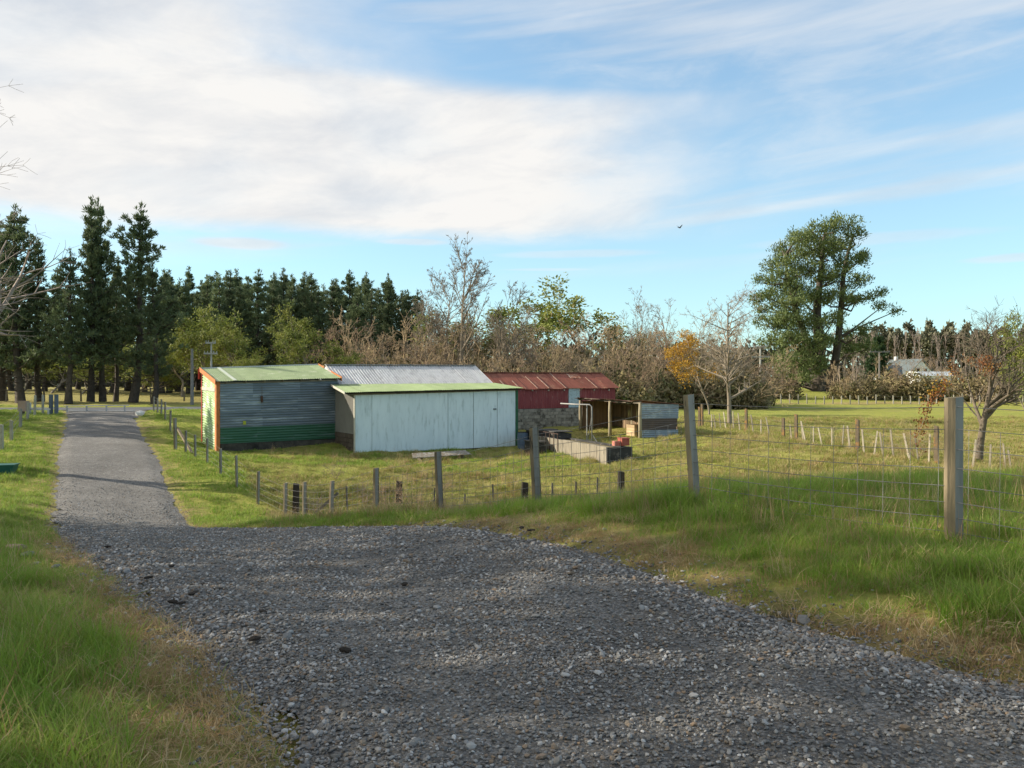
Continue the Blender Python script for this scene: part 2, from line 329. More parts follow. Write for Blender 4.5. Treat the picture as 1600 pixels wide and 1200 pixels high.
# ------------------------------------------------------------------ instanced ground cover
def point_stuff(name, P, rot, scl, idx, protos, label, cat):
    """one object whose points carry copies of small prototype meshes (geometry nodes)"""
    me = bpy.data.meshes.new(name); me.vertices.add(len(P)); me.vertices.foreach_set('co', np.asarray(P, np.float32).ravel())
    for nm, ty, fld, A in (('rot', 'FLOAT_VECTOR', 'vector', rot), ('scl', 'FLOAT_VECTOR', 'vector', scl)):
        a = me.attributes.new(nm, ty, 'POINT'); a.data.foreach_set(fld, np.asarray(A, np.float32).ravel())
    a = me.attributes.new('idx', 'INT', 'POINT'); a.data.foreach_set('value', np.asarray(idx, np.int32))
    col = bpy.data.collections.new(name+'_kinds')
    for k, pm in enumerate(protos): col.objects.link(bpy.data.objects.new('%s_kind_%02d' % (name, k), pm))
    o = obj(name, me); g = bpy.data.node_groups.new(name, 'GeometryNodeTree'); N = g.nodes; L = g.links
    g.interface.new_socket('Geometry', in_out='INPUT', socket_type='NodeSocketGeometry'); g.interface.new_socket('Geometry', in_out='OUTPUT', socket_type='NodeSocketGeometry')
    gi = N.new('NodeGroupInput'); go = N.new('NodeGroupOutput'); ip = N.new('GeometryNodeInstanceOnPoints'); ci = N.new('GeometryNodeCollectionInfo')
    ci.inputs['Collection'].default_value = col; ci.inputs['Separate Children'].default_value = True; ci.inputs['Reset Children'].default_value = True
    L.new(gi.outputs[0], ip.inputs['Points']); L.new(ci.outputs[0], ip.inputs['Instance']); ip.inputs['Pick Instance'].default_value = True
    for nm, ty, sock in (('rot', 'FLOAT_VECTOR', 'Rotation'), ('scl', 'FLOAT_VECTOR', 'Scale'), ('idx', 'INT', 'Instance Index')):
        na = N.new('GeometryNodeInputNamedAttribute'); na.data_type = ty; na.inputs[0].default_value = nm; L.new(na.outputs[0], ip.inputs[sock])
    L.new(ip.outputs[0], go.inputs[0]); md = o.modifiers.new('scatter', 'NODES'); md.node_group = g
    return tag(o, label, cat, kind='stuff')
def inst_mat(name, cols, rough=.8, trans=0., noise_amt=0., spec=.2):
    m = bpy.data.materials.new(name); m.use_nodes = True; N = m.node_tree.nodes; L = m.node_tree.links; p = N['Principled BSDF']; p.inputs['Roughness'].default_value = rough; p.inputs['Specular IOR Level'].default_value = spec
    oi = N.new('ShaderNodeObjectInfo'); r = N.new('ShaderNodeValToRGB'); e = r.color_ramp.elements
    while len(e) < len(cols): e.new(.5)
    for i, c in enumerate(cols): e[i].position = i/max(1, len(cols)-1); e[i].color = (*c, 1)
    L.new(oi.outputs['Random'], r.inputs[0]); L.new(r.outputs[0], p.inputs['Base Color'])
    if trans:
        t = N.new('ShaderNodeBsdfTranslucent'); ms = N.new('ShaderNodeMixShader'); ms.inputs[0].default_value = trans; L.new(r.outputs[0], t.inputs[0])
        L.new(p.outputs[0], ms.inputs[1]); L.new(t.outputs[0], ms.inputs[2]); L.new(ms.outputs[0], N['Material Output'].inputs['Surface'])
    return m
def tuft(name, n, hgt, rad, width, lean, rng, m, seg=3, m2=None, f2=.2):
    V = []; F = []; MI = []
    for i in range(n):
        a = rng.uniform(0, 6.28); r = rad*math.sqrt(rng.random()); b = np.array([r*math.cos(a), r*math.sin(a), -.02]); ya = rng.uniform(0, 6.28)
        out = np.array([math.cos(ya), math.sin(ya), 0]); sd = np.array([-out[1], out[0], 0]); h = hgt*rng.uniform(.45, 1.1); l = lean*rng.uniform(.3, 1.3)*h; w = width*rng.uniform(.6, 1.2)
        k = len(V)
        for s in range(seg):
            t = s/seg; c = b+np.array([0, 0, 1])*h*(t-.25*l/h*t*t)+out*l*t*t; ww = w*(1-t*.75); V += [c-sd*ww/2, c+sd*ww/2]
        V.append(b+np.array([0, 0, 1])*h*(1-.25*l/h)+out*l)
        for s in range(seg-1): F += [(k+2*s, k+2*s+1, k+2*s+3), (k+2*s, k+2*s+3, k+2*s+2)]
        e = k+2*(seg-1); F.append((e, e+1, e+2)); MI += [1 if (m2 and rng.random() < f2) else 0]*(len(F)-len(MI))
    me = npmesh(name, np.array(V), np.array(F)); me.materials.append(m)
    if m2: me.materials.append(m2); me.polygons.foreach_set('material_index', np.array(MI, np.int32))
    return me
def stone_mesh(name, rng, m):
    import bmesh
    bm = bmesh.new(); bmesh.ops.create_icosphere(bm, subdivisions=1, radius=1)
    for v in bm.verts: v.co *= rng.uniform(.72, 1.12)
    for v in bm.verts: v.co.z *= .58; v.co.x *= 1.15
    me = bpy.data.meshes.new(name); bm.to_mesh(me); bm.free(); me.materials.append(m); return me
def scatter_gravel():
    rng = np.random.default_rng(4); pr = random.Random(3)
    m = inst_mat('gravel_stone', [(0.099, 0.099, 0.097), (0.220, 0.217, 0.209), (0.139, 0.138, 0.136), (0.302, 0.297, 0.287), (0.180, 0.166, 0.144), (0.116, 0.116, 0.115), (0.383, 0.378, 0.367), (0.200, 0.180, 0.151), (0.244, 0.174, 0.116), (0.160, 0.158, 0.155), (0.534, 0.522, 0.499)], .8)
    protos = [stone_mesh('gravel_stone', pr, m) for _ in range(7)]; PX = []; PY = []; S = []
    for (y0, y1, x0, x1, dens, s0, s1) in ((2.3, 5.2, -3.2, 4.6, 3300, .004, .0135), (5.2, 8, -5.5, 4.4, 1900, .005, .016), (8, 12, -8, 3, 950, .007, .02), (12, 17.5, -12, 0, 420, .009, .02), (17.5, 34, -20, -6, 190, .009, .02)):
        n = int((y1-y0)*(x1-x0)*dens); x = rng.uniform(x0, x1, n); y = rng.uniform(y0, y1, n); d = drive_d(x, y)
        trk = np.minimum(np.abs(d+.95), np.abs(d+2.05)*1.5); keep = (d < rng.exponential(.12, n)-.03)&(np.abs(x) < .68*y+.6)&(rng.random(n) < np.clip(.35+trk*1.6, .3, 1)*np.clip(.25+1.5*vnoise(x, y, .8, 41), .3, 1))
        # looser, larger stones towards the edges
        keep &= rng.random(n) < np.clip(1-(y-17)/15, 0, 1); x, y, d = x[keep], y[keep], d[keep]; s = (s0+(s1-s0)*rng.random(len(x))**1.7)*(1+.35*np.clip(1+d/.9, 0, 1)*rng.random(len(x)))*np.where(rng.random(len(x)) < .03, 1.8, 1)
        PX.append(x); PY.append(y); S.append(s)
    x = np.concatenate(PX); y = np.concatenate(PY); s = np.concatenate(S); n = len(x)
    t = drive_d(x, y); e = np.clip(-t/.45, 0, 1); z = base_h(x, y)+np.where(t < 0, -.045+.075*e+.003+(vnoise(x, y, 1.2, 24)-.5)*.03, 0)+s*.22; z = np.where(t < 0, z, np.maximum(ground_h(x, y, t), base_h(x, y)-.05)+s*.25)
    rot = np.c_[rng.normal(0, .35, n), rng.normal(0, .35, n), rng.uniform(0, 6.28, n)]; sc = np.c_[s, s, s]*rng.uniform(.7, 1.3, (n, 3))
    point_stuff('gravel', np.c_[x, y, z], rot, sc, rng.integers(0, 7, n), protos, 'loose grey crushed stone gravel covering the curving driveway', 'gravel')
scatter_gravel()
def scatter_grass():
    rng = np.random.default_rng(8); pr = random.Random(5)
    g = inst_mat('grass_blade', [(.16, .27, .035), (.23, .35, .045), (.28, .38, .06), (.16, .29, .032), (.38, .41, .11), (.20, .33, .04), (.25, .36, .065)], .6, .42)
    dr = inst_mat('dry_blade', [(.48, .33, .17), (.37, .23, .11), (.56, .43, .25), (.42, .31, .16), (.30, .18, .085)], .8, .25)
    ol = inst_mat('olive_blade', [(.28, .30, .065), (.20, .255, .045), (.37, .34, .115), (.24, .29, .05), (.42, .36, .165), (.18, .235, .04)], .75, .3)
    near = [tuft('grass_tuft', 46, .15, .13, .0055, .85, pr, g, 3, dr, (.03, .06, .1, .2, .05, .35)[q]) for q in range(6)]
    long_ = [tuft('grass_tuft_long', 60, .27, .14, .0065, .8, pr, g, 4, dr, (.02, .06, .12, .04)[q]) for q in range(4)]
    dry = [tuft('dry_tuft', 46, .085, .14, .005, 1.6, pr, dr, 3, g, (.05, .12, .25, .08)[q]) for q in range(4)]; stalk = [tuft('dry_stalk', 14, .5, .12, .005, .35, pr, dr) for _ in range(3)]
    mid = [tuft('paddock_tuft', 34, .16, .24, .017, .9, pr, ol, 2, dr, (.1, .2, .35, .15)[q]) for q in range(4)]; midg = [tuft('verge_tuft', 34, .17, .24, .017, .8, pr, g, 2, ol, .35) for _ in range(3)]
    def put(name, x, y, s, protos, label, zs=None, tilt=.12):
        n = len(x); z = ground_h(x, y)-.01; sc = np.c_[s, s, s*(1 if zs is None else zs)]
        point_stuff(name, np.c_[x, y, z], np.c_[rng.normal(0, tilt, n), rng.normal(0, tilt, n), rng.uniform(0, 6.28, n)], sc, rng.integers(0, len(protos), n), protos, label, 'grass')
    # verges near the camera
    X = []; Y = []
    for (y0, y1, dens) in ((2.2, 6, 200), (6, 10, 125), (10, 15, 62), (15, 21, 34)):
        n = int((y1-y0)*(.72*y1*2+1)*dens); X.append(rng.uniform(-.72*y1-.5, .72*y1+.5, n)); Y.append(rng.uniform(y0, y1, n))
    x = np.concatenate(X); y = np.concatenate(Y); k = (np.abs(x) < .70*y+.8); x = x[k]; y = y[k]; d = drive_d(x, y)
    nz = vnoise(x, y, 1.1, 31)*.6+vnoise(x, y, .4, 32)*.4; edge = np.clip(d/1.1, 0, 1)
    behind = (x > -2)&(y > 13.5)
    k = (d > .02)&(rng.random(len(x)) < (edge*.3+.7)*(.6+nz))&~behind
    xs, ys, ds, ns = x[k], y[k], d[k], nz[k]; isdry = rng.random(len(xs)) < np.clip(1.25-ds/.8, .03, 1)*np.clip(vnoise(xs, ys, 1.1, 11)*1.9-.05, 0, 1)
    lg = (~isdry)&(ns > .47)&(ds > .5)&(rng.random(len(xs)) < .36); sh = (~isdry)&~lg
    put('verge_grass', xs[sh], ys[sh], rng.uniform(.55, 1.25, sh.sum())*(.5+.5*np.clip(ds[sh]/.9, 0, 1)), near, 'short green grass on the verges beside the near gravel')
    put('long_grass', xs[lg], ys[lg], rng.uniform(.6, 1.15, lg.sum()), long_, 'long lush green grass clumps along the fence bank')
    put('straw_edge', xs[isdry], ys[isdry], rng.uniform(.6, 1.3, isdry.sum()), dry, 'dead brown sprayed grass along the gravel edges', tilt=.4)
    k = (d > .5)&(rng.random(len(x)) < .05*np.clip(vnoise(x, y, 1.7, 33)*3-1.2, 0, 1)); put('dry_stalks', x[k], y[k], rng.uniform(.5, 1.1, k.sum()), stalk, 'pale dry seed stalks standing in the shaded grass')
    # paddock and drive verges further off
    n = 100000; u = rng.random(n); y = 13+(62-13)*u**1.25; x = rng.uniform(-1, 1, n)*(.68*y+2); d = np.minimum(drive_d(x, y), road_d(x, y))
    nz = vnoise(x, y, 2.2, 34)*.55+vnoise(x, y, .8, 35)*.45
    shed = np.zeros(n, bool)
    for (ux, vy, x0, x1, y0, y1) in ((-13.9, 38, -.1, 27, -.05, 7), (-13.9, 38, 5.7, 15.2, -2.8, .1)):
        a = (x-ux)*.848+(y-vy)*.53; b = -(x-ux)*.53+(y-vy)*.848; shed |= (a > x0)&(a < x1)&(b > y0)&(b < y1)
    k = (d > .15)&~shed&(rng.random(n) < .2+.9*nz); x, y, d, nz = x[k], y[k], d[k], nz[k]
    green = (x < -.44*y+3.2)|((y < 20)&(x < .35*y))|((nz > .56)&(y > 33)&(x < 3)); s = rng.uniform(.5, 1.25, len(x))*(.55+.75*nz)*np.clip(.6+d/3, .6, 1)
    put('drive_verge_grass', x[green], y[green], s[green], midg, 'bright green grass on the verges of the far drive'); put('paddock_grass', x[~green], y[~green], s[~green], mid, 'rough olive and straw coloured pasture round the sheds')
    tus = [tuft('tussock', 60, .34, .22, .016, .75, pr, ol, 3, dr, (.15, .4, .6)[q]) for q in range(3)]; n = 5200; y = 15+45*rng.random(n)**1.2; x = rng.uniform(-.3, .66, n)*y; k = (vnoise(x, y, 1.6, 37)*.6+vnoise(x, y, 5, 38)*.5 > .62)&(drive_d(x, y) > 1); x, y = x[k], y[k]; a = (x+13.9)*.848+(y-38)*.53; b = -(x+13.9)*.53+(y-38)*.848; k = ~((a > -.3)&(a < 28)&(b > -3.2)&(b < 8)); put('tussocks', x[k], y[k], rng.uniform(.45, 1.15, k.sum()), tus, 'rough tussocks standing up in the pasture')
    n = 3600; y = rng.uniform(14, 40, n); x = rng.uniform(-.3, .66, n)*y; k = vnoise(x, y, 2.0, 36) > .62; x, y = x[k], y[k]; k = drive_d(x, y) > .6
    put('rank_stalks', x[k], y[k], rng.uniform(.6, 1.1, k.sum()), stalk, 'clumps of rank dead stalks in the paddock')
scatter_grass()
# ------------------------------------------------------------------ farm buildings: one row, turned 32 degrees
A0 = Vector((-13.9, 38, 0)); RZ = R(32); CU = Vector((math.cos(RZ), math.sin(RZ), 0)); CV = Vector((-math.sin(RZ), math.cos(RZ), 0))
def corr(P00, P10, P11, P01, pitch=.11, across='s', amp=.016, sag=0., seed=0):
    """a corrugated sheet over four corners; the waves run across s (P00 to P10) or across t (P00 to P01)"""
    P00, P10, P11, P01 = (np.array(p, float) for p in (P00, P10, P11, P01))
    if across == 't': P00, P10, P11, P01 = P00, P01, P11, P10
    w = np.linalg.norm(P10-P00); ns = max(4, int(round(w/pitch))*5); s = np.linspace(0, 1, ns+1)[None, :, None]; t = np.linspace(0, 1, 4)[:, None, None]
    P = (P00*(1-s)+P10*s)*(1-t)+(P01*(1-s)+P11*s)*t; nrm = np.cross(P10-P00, P01-P00); nrm /= np.linalg.norm(nrm)
    if nrm[2] < -.05: nrm = -nrm
    wv = np.sin(s*round(w/pitch)*2*math.pi+seed)*amp+sag*np.sin(t*math.pi)*np.sin(s*math.pi+seed)
    P = P+nrm*wv; n, m = P.shape[:2]; i = np.arange(n*m).reshape(n, m)
    F = np.stack([i[:-1, :-1], i[:-1, 1:], i[1:, 1:], i[1:, :-1]], -1).reshape(-1, 4); return npmesh('sheet', P.reshape(-1, 3), F, True)
def lerp(a, b, t): return tuple(a[i]*(1-t)+b[i]*t for i in range(3))
def roof(parent, e0, e1, r1, r0, n, mats, name='roof_sheet', pitch=.11, rng=None, lift=.004, ragged=0., sag=0., amp=.016):
    rng = rng or random.Random(1)
    for k in range(n):
        a, b = k/n, (k+1)/n+.012; d = (0, 0, lift*(k % 2)+rng.uniform(0, lift)); dn = rng.uniform(-ragged, ragged)
        q = [lerp(e0, e1, a), lerp(e0, e1, b), lerp(r0, r1, b), lerp(r0, r1, a)]
        if dn: q[0] = lerp(q[0], q[3], dn); q[1] = lerp(q[1], q[2], dn)
        q = [tuple(p[i]+d[i] for i in range(3)) for p in q]; m = mats[k] if isinstance(mats, list) else mats
        obj(name, corr(*q, pitch=pitch, sag=sag, seed=k, amp=amp), m, parent)
def wall_sheets(parent, P00, P10, P11, P01, rows, cols, matf, out, across='t', name='wall_sheet', pitch=.125, amp=.024):
    rng = random.Random(7); out = Vector(out)
    for r in range(rows):
        cuts = [0]+[min(.95, max(.05, (c+rng.uniform(-.2, .2))/cols)) for c in range(1, cols)]+[1]
        for c in range(cols):
            def pt(s, t):
                p = Vector(lerp(lerp(P00, P10, s), lerp(P01, P11, s), t)); return tuple(p+out*(.004*((r+c) % 2)+.003*r))
            t0, t1 = r/rows, min(1, (r+1)/rows+.006); obj(name, corr(pt(cuts[c], t0), pt(cuts[c+1], t0), pt(cuts[c+1], t1), pt(cuts[c], t1), pitch, across, amp), matf(r, c), parent)
M_blue = mat('faded_blue_iron', (.12, .15, .185), (.17, .205, .24), 1.3, .6, stretch=(.55, .55, 4), c3=(.36, .41, .45), scale3=.9, lo3=.52, hi3=.70, rand=.22)
M_dgreen = mat('dark_green_iron', (.03, .105, .06), (.055, .14, .09), 1.5, .6, stretch=(.5, .5, 5), c3=(.16, .21, .22), scale3=1.6, lo3=.56, hi3=.74)
M_pgreen = mat('pale_green_iron', (.24, .37, .15), (.31, .44, .20), 1.5, .6, c3=(.62, .66, .55), scale3=1.1, lo3=.52, hi3=.64)
M_rgreen = mat('green_roof_iron', (.185, .25, .125), (.235, .30, .16), 2.5, .65, c3=(.36, .40, .29), scale3=1.7, lo3=.56, hi3=.75, rand=.08)
M_rgreen2 = mat('bright_green_roof_iron', (.20, .27, .125), (.25, .325, .16), 2.5, .65, c3=(.34, .38, .26), scale3=1.9, lo3=.55, hi3=.75, rand=.08)
M_cream = mat('cream_board', (.55, .52, .44), (.42, .39, .31), 5, .8)
M_orange = mat('orange_board', (.50, .19, .06), (.40, .14, .045), 4, .75, c3=(.25, .10, .04), scale3=6, lo3=.6)
M_red = mat('red_board', (.42, .035, .02), (.33, .03, .02), 4, .7)
M_grey = mat('grey_galv_iron', (.56, .55, .55), (.64, .63, .62), 2, .55, metal=0, c3=(.46, .45, .45), scale3=3, rand=.05)
M_conc = mat('dark_stained_concrete', (.045, .04, .034), (.10, .09, .075), 2.2, .95, bump=.5, c3=(.02, .019, .017), scale3=1.2)
M_wood = mat('weathered_wood', (.20, .17, .13), (.12, .10, .08), 3, .9, stretch=(1, 1, .35), bump=.3, rand=.25)
M_dark = mat('dark_interior', (.02, .018, .016), (.03, .027, .022), 3, 1)
def at_uvz(u, v, z): p = A0+CU*u+CV*v; return (p.x, p.y, z)
def u_at(px, P):  # distance along the row from point P at which pixel column px is met
    k = (px-800)/1256; return (k*P[1]-P[0])/(CU.x-k*CU.y)
def green_shed():
    t = thing('corrugated_shed', 'green and blue corrugated iron shed with orange corner boards', 'shed', at_uvz(0, 0, -3.3), RZ); W = 5.85; D = 3.3
    MB().box(0, -.035, -.5, W, .10, .49).box(.0, .12, -.5, .10, D, .30).build('foundation', M_conc, t)
    wall_sheets(t, (0, -.06, .47), (W, -.06, .53), (W, -.06, 3.50), (0, -.06, 3.37), 4, 3, lambda r, c: M_dgreen if r == 0 else M_blue, (0, -1, 0))
    wall_sheets(t, (-.05, D, .16), (-.05, 0, .10), (-.05, 0, 3.36), (-.05, D, 3.98), 5, 1, lambda r, c: M_pgreen, (-1, 0, 0))
    MB().box(0, D, -.4, W, D+.06, 4.0).box(W, .1, -.4, W+.05, D, 3.6).build('back_wall', M_blue, t)
    MB().box(-.10, -.115, -.02, .07, -.088, 3.42).build('corner_board', M_orange, t); MB().box(-.10, -.085, -.02, -.075, .26, 3.36).build('corner_board', M_orange, t)
    MB().box(-.10, D-.05, .1, -.07, D+.09, 3.98).build('corner_board', M_red, t)
    MB().box(-.085, .27, .0, -.06, D-.06, .20).build('sill_board', M_cream, t); MB().hexa([(-.10, .05, 2.94), (-.075, .05, 2.94), (-.075, D-.06, 3.0), (-.10, D-.06, 3.0), (-.10, .05, 3.10), (-.075, .05, 3.10), (-.075, D-.06, 3.17), (-.10, D-.06, 3.17)]).build('band_board', M_cream, t)
    e0, e1, r1, r0 = (-.14, -.24, 3.42), (W+.12, -.24, 3.60), (W+.12, D+.12, 4.36), (-.14, D+.12, 4.08)
    mats = [M_rgreen]*9; mats[1] = M_rgreen; roof(t, e0, e1, r1, r0, 9, mats)
    a, b = lerp(e0, e1, .145), lerp(r0, r1, .145); MB().beam((a[0], a[1], a[2]+.03), (b[0], b[1], b[2]+.03), .16, .012).build('cover_strip', mat('white_strip', (.55, .58, .5), (.45, .5, .4), 4, .7), t)
    for s, n in ((0, 'barge_board'), (1, 'barge_board')):
        p, q = (e0, r0) if s == 0 else (e1, r1); x = -.17 if s == 0 else W+.15
        MB().beam((x, p[1]-.02, p[2]-.04), (x, q[1], q[2]-.04), .03, .22).build(n, M_orange, t)
    MB().beam((-.17, D+.14, 4.1), (W+.15, D+.14, 4.38), .12, .06).build('ridge_cap', M_grey, t); MB().beam((-.19, D+.13, 4.06), (-.19, D+.13, 3.55), .03, .1).build('barge_end', M_red, t)
    for k in range(7):
        u = .35+k*.9; MB().beam((u, -.20, 3.36+.03*u), (u, .3, 3.47+.03*u), .06, .11).build('rafter', M_wood, t)
    MB().beam((0, -.09, 3.33), (W, -.09, 3.50), .02, .06).build('top_plate', M_wood, t)
    hk = MB().tube([(2.02, -.10, 3.2), (2.03, -.12, 2.9), (2.01, -.13, 2.7)], .012, 5).build('chain', M_wood, t); MB().beam((2.0, -.14, 2.72), (2.02, -.14, 2.42), .10, .09).build('hook_block', mat('rusty_dark', (.06, .03, .02), (.10, .05, .03), 8), hk)
    MB().box(1.13, -.125, 1.35, 1.27, -.10, 1.53).build('notice', mat('yellow_notice', (.42, .42, .04), (.3, .34, .05), 9), t)
green_shed()
def white_shed():
    P0 = (-7.55, 38.7); zb = -3.42; W = 9.23; D = 2.77
    t = thing('panelled_shed', 'long low shed with pale blue-white panel front and green roof', 'shed', (*P0, zb), RZ); pan = mat('pale_panel', (.68, .77, .80), (.60, .69, .72), 1.1, .6, stretch=(3, 3, .6), c3=(.34, .41, .41), scale3=2.2, lo3=.54, hi3=.84, rand=.03)
    us = [0]+[u_at(p, P0) for p in (581, 700, 740, 777)]+[W-.10]
    def top(u): return 2.90+.24*u/W
    MB().box(0.02, .04, -.4, W, .10, 3.0).build('backing_wall', M_dark, t)
    for k in range(5):
        a, b = us[k]+(.0 if k == 0 else .014), us[k+1]-(.003 if k == 0 else .014); y = -.004*(k % 2)
        MB().hexa([(a, y, .06), (b, y, .06), (b, y+.03, .06), (a, y+.03, .06), (a, y, top(a)), (b, y, top(b)), (b, y+.03, top(b)), (a, y+.03, top(a))]).build('panel', pan, t)
    ui = us[4]; lt = MB().box(ui-.25, -.05, 2.05, ui-.08, -.005, 2.12).build('door_latch', mat('latch_metal', (.2, .22, .23), (.12, .12, .12), 9, .5, metal=.6), t)
    MB().box(-.06, -.05, .0, -.003, .05, 2.9).build('edge_board', M_cream, t); MB().box(W-.09, -.02, .0, W+.05, .12, 3.1).build('corner_board', mat('green_board', (.03, .10, .05), (.045, .13, .07), 5), t)
    MB().box(0, -.01, -.4, W, .038, .055).build('base_board', M_conc, t)
    wall_sheets(t, (-.03, D, 1.0), (-.03, .06, 1.0), (-.03, .06, 2.95), (-.03, D, 3.3), 1, 3, lambda r, c: mat('grey_old_iron', (.17, .16, .145), (.23, .22, .20), .8, .7), (-1, 0, 0), across='s', pitch=.13)
    bm = mat('brown_block', (.085, .065, .05), (.12, .095, .075), 5, .95, bump=.4, rand=.2)
    for r in range(5):
        for c in range(7):
            a = .06+c*.4-(.2 if r % 2 else 0); b = min(a+.385, D); a = max(a, .06)
            if b-a > .05: MB().box(-.05, a, -.1+r*.22, .03, b, .105+r*.22).build('block', bm, t)
    e0, e1, r1, r0 = (-.62, -.30, 3.02), (W+.12, -.30, 3.20), (W+.12, D-.02, 3.47), (-.3, D-.02, 3.40); roof(t, e0, e1, r1, r0, 12, M_rgreen2)
    MB().beam((-.60, -.20, 2.98), (W+.1, -.20, 3.15), .03, .07).build('fascia_board', M_dark, t)
    for k in range(4): a, b = k/4+.002, (k+1)/4-.002; MB().beam(lerp((-.3, -.05, 2.94), (W+.05, -.05, 3.14), a), lerp((-.3, -.05, 2.94), (W+.05, -.05, 3.14), b), .05, .13).build('eave_board', M_wood, t)
    MB().beam((-.63, -.30, 2.985), (-.34, D-.3, 3.36), .04, .10).build('barge_board', M_cream, t)
    MB().box(W, .12, -.3, W+.05, D, 3.2).build('end_wall', M_dgreen, t); MB().box(0, D-.06, 0, W, D-.01, 3.3).build('back_wall', M_dark, t)
white_shed()
def grey_shed():
    t = thing('gabled_shed', 'middle shed with pale grey corrugated gable roof behind the white panels', 'shed', at_uvz(5.95, .05, -3.3), RZ); W = 9.1; D = 4.1
    MB().prism([(W-.1, 0, -.4), (W-.1, D, -.4), (W-.1, D, 3.2), (W-.1, D/2, 4.24), (W-.1, 0, 3.2)], (.08, 0, 0)).build('end_wall', M_grey, t); MB().prism([(.02, 0, -.4), (.02, D, -.4), (.02, D, 3.2), (.02, D/2, 4.24), (.02, 0, 3.2)], (.06, 0, 0)).build('end_wall', M_grey, t)
    MB().box(.1, D-.08, -.4, W-.12, D-.02, 3.2).box(.1, .02, -.4, W-.12, .08, 3.2).build('side_wall', M_grey, t)
    roof(t, (0, -.12, 3.24), (W, -.12, 3.30), (W, D/2, 4.38), (0, D/2, 4.30), 11, M_grey, pitch=.15, amp=.03); roof(t, (0, D+.1, 3.24), (W, D+.1, 3.30), (W, D/2, 4.38), (0, D/2, 4.30), 11, M_grey, pitch=.13)
    MB().beam((0, D/2, 4.34), (W, D/2, 4.42), .26, .03).build('ridge_cap', mat('grey_cap', (.22, .23, .25), (.27, .28, .3), 4, .6), t)
grey_shed()
def red_shed():
    loc = at_uvz(15.12, 2.5, -2.8); t = thing('rusty_red_shed', 'dark red iron shed with rusty red roof on block base', 'shed', loc, RZ); W = 11.0; D = 3.6
    M_rust = mat('rusty_red_roof', (.29, .095, .065), (.21, .075, .05), 2.2, .8, stretch=(1, .5, 1), c3=(.42, .21, .13), scale3=1.5, lo3=.54, hi3=.74, rand=.14); M_mar = mat('maroon_iron', (.20, .042, .048), (.25, .065, .066), 2, .75, stretch=(2, 2, .5), c3=(.33, .17, .16), scale3=3, lo3=.57, hi3=.75, rand=.12)
    M_bl = mat('old_block', (.24, .215, .18), (.33, .30, .25), 4, .95, bump=.5, c3=(.10, .09, .075), scale3=2.4, lo3=.48, hi3=.62, rand=.22)
    u0 = u_at(888, loc); u1 = u_at(905, loc)
    for a, b, n in ((0, u0-.01, 5), (u1+.01, W, 3)): wall_sheets(t, (a, -.02, 1.26), (b, -.02, 1.26), (b, -.02, 2.52), (a, -.02, 2.46), 1, n, lambda r, c: M_mar, (0, -1, 0), across='s', pitch=.14)
    d = MB().box(u0, -.05, 1.28, u1, -.02, 2.5).build('door', mat('pale_blue_door', (.42, .52, .56), (.36, .46, .5), 4, .7, c3=(.28, .33, .34)), t); MB().box(u1-.16, -.08, 1.8, u1-.1, -.05, 1.95).build('handle', M_dark, d)
    for r in range(7):
        n = 27
        for c in range(n):
            a = c*W/n-(W/n/2 if r % 2 else 0); b = min(a+W/n-.014, W); a = max(a, 0)
            if b-a > .06: MB().box(a, -.05+.006*((c*7+r*3) % 3), -.16+r*.2, b, .12, .028+r*.2).build('block', M_bl, t)
    MB().box(.02, -.02, -.4, W-.02, .10, 1.25).build('mortar', mat('mortar', (.10, .09, .075), (.14, .13, .11), 6), t)
    MB().prism([(W, 0, -.4), (W, D, -.4), (W, D, 2.45), (W, D/2, 3.42), (W, 0, 2.45)], (-.06, 0, 0)).box(0, D-.06, -.4, W-.08, D, 2.45).build('end_wall', M_mar, t)
    mats = [M_rust]*12; roof(t, (-.05, -.18, 2.46), (W+.12, -.18, 2.52), (W+.12, D/2, 3.56), (-.05, D/2, 3.50), 12, mats, pitch=.13, lift=.012, ragged=.02); roof(t, (-.05, D+.15, 2.44), (W+.12, D+.15, 2.5), (W+.12, D/2, 3.56), (-.05, D/2, 3.50), 12, mats, pitch=.13)
    MB().beam((0, D/2, 3.53), (W+.12, D/2, 3.59), .3, .03).build('ridge_cap', M_rust, t)
    for k in (.22, .30, .42, .50, .62, .85):
        a, b = lerp((0, -.18, 2.51), (W, -.18, 2.57), k), lerp((0, D/2, 3.55), (W, D/2, 3.61), k); MB().beam(a, lerp(a, b, .4+.6*((k*37) % 1)), .05, .02).build('seam_strip', mat('pale_seam', (.45, .33, .26), (.36, .2, .14), 4), t)
    pm = mat('flaked_patch', (.50, .42, .34), (.35, .15, .09), 3.2, .8, lo=.42, hi=.52)
    for (a, b, s, e) in ((.735, .795, .62, .9), (.80, .82, .60, .8)):
        q = [lerp(lerp((0, -.18, 2.50), (W, -.18, 2.56), k), lerp((0, D/2, 3.54), (W, D/2, 3.60), k), f) for k, f in ((a, s), (b, s), (b, e), (a, e))]; obj('flaked_sheet', corr(*q, pitch=.13), pm, t)
    for k in range(9): u = .6+k*1.22; MB().box(u, -.14, 2.36, u+.05, -.03, 2.45).build('rafter_end', M_cream, t)
red_shed()
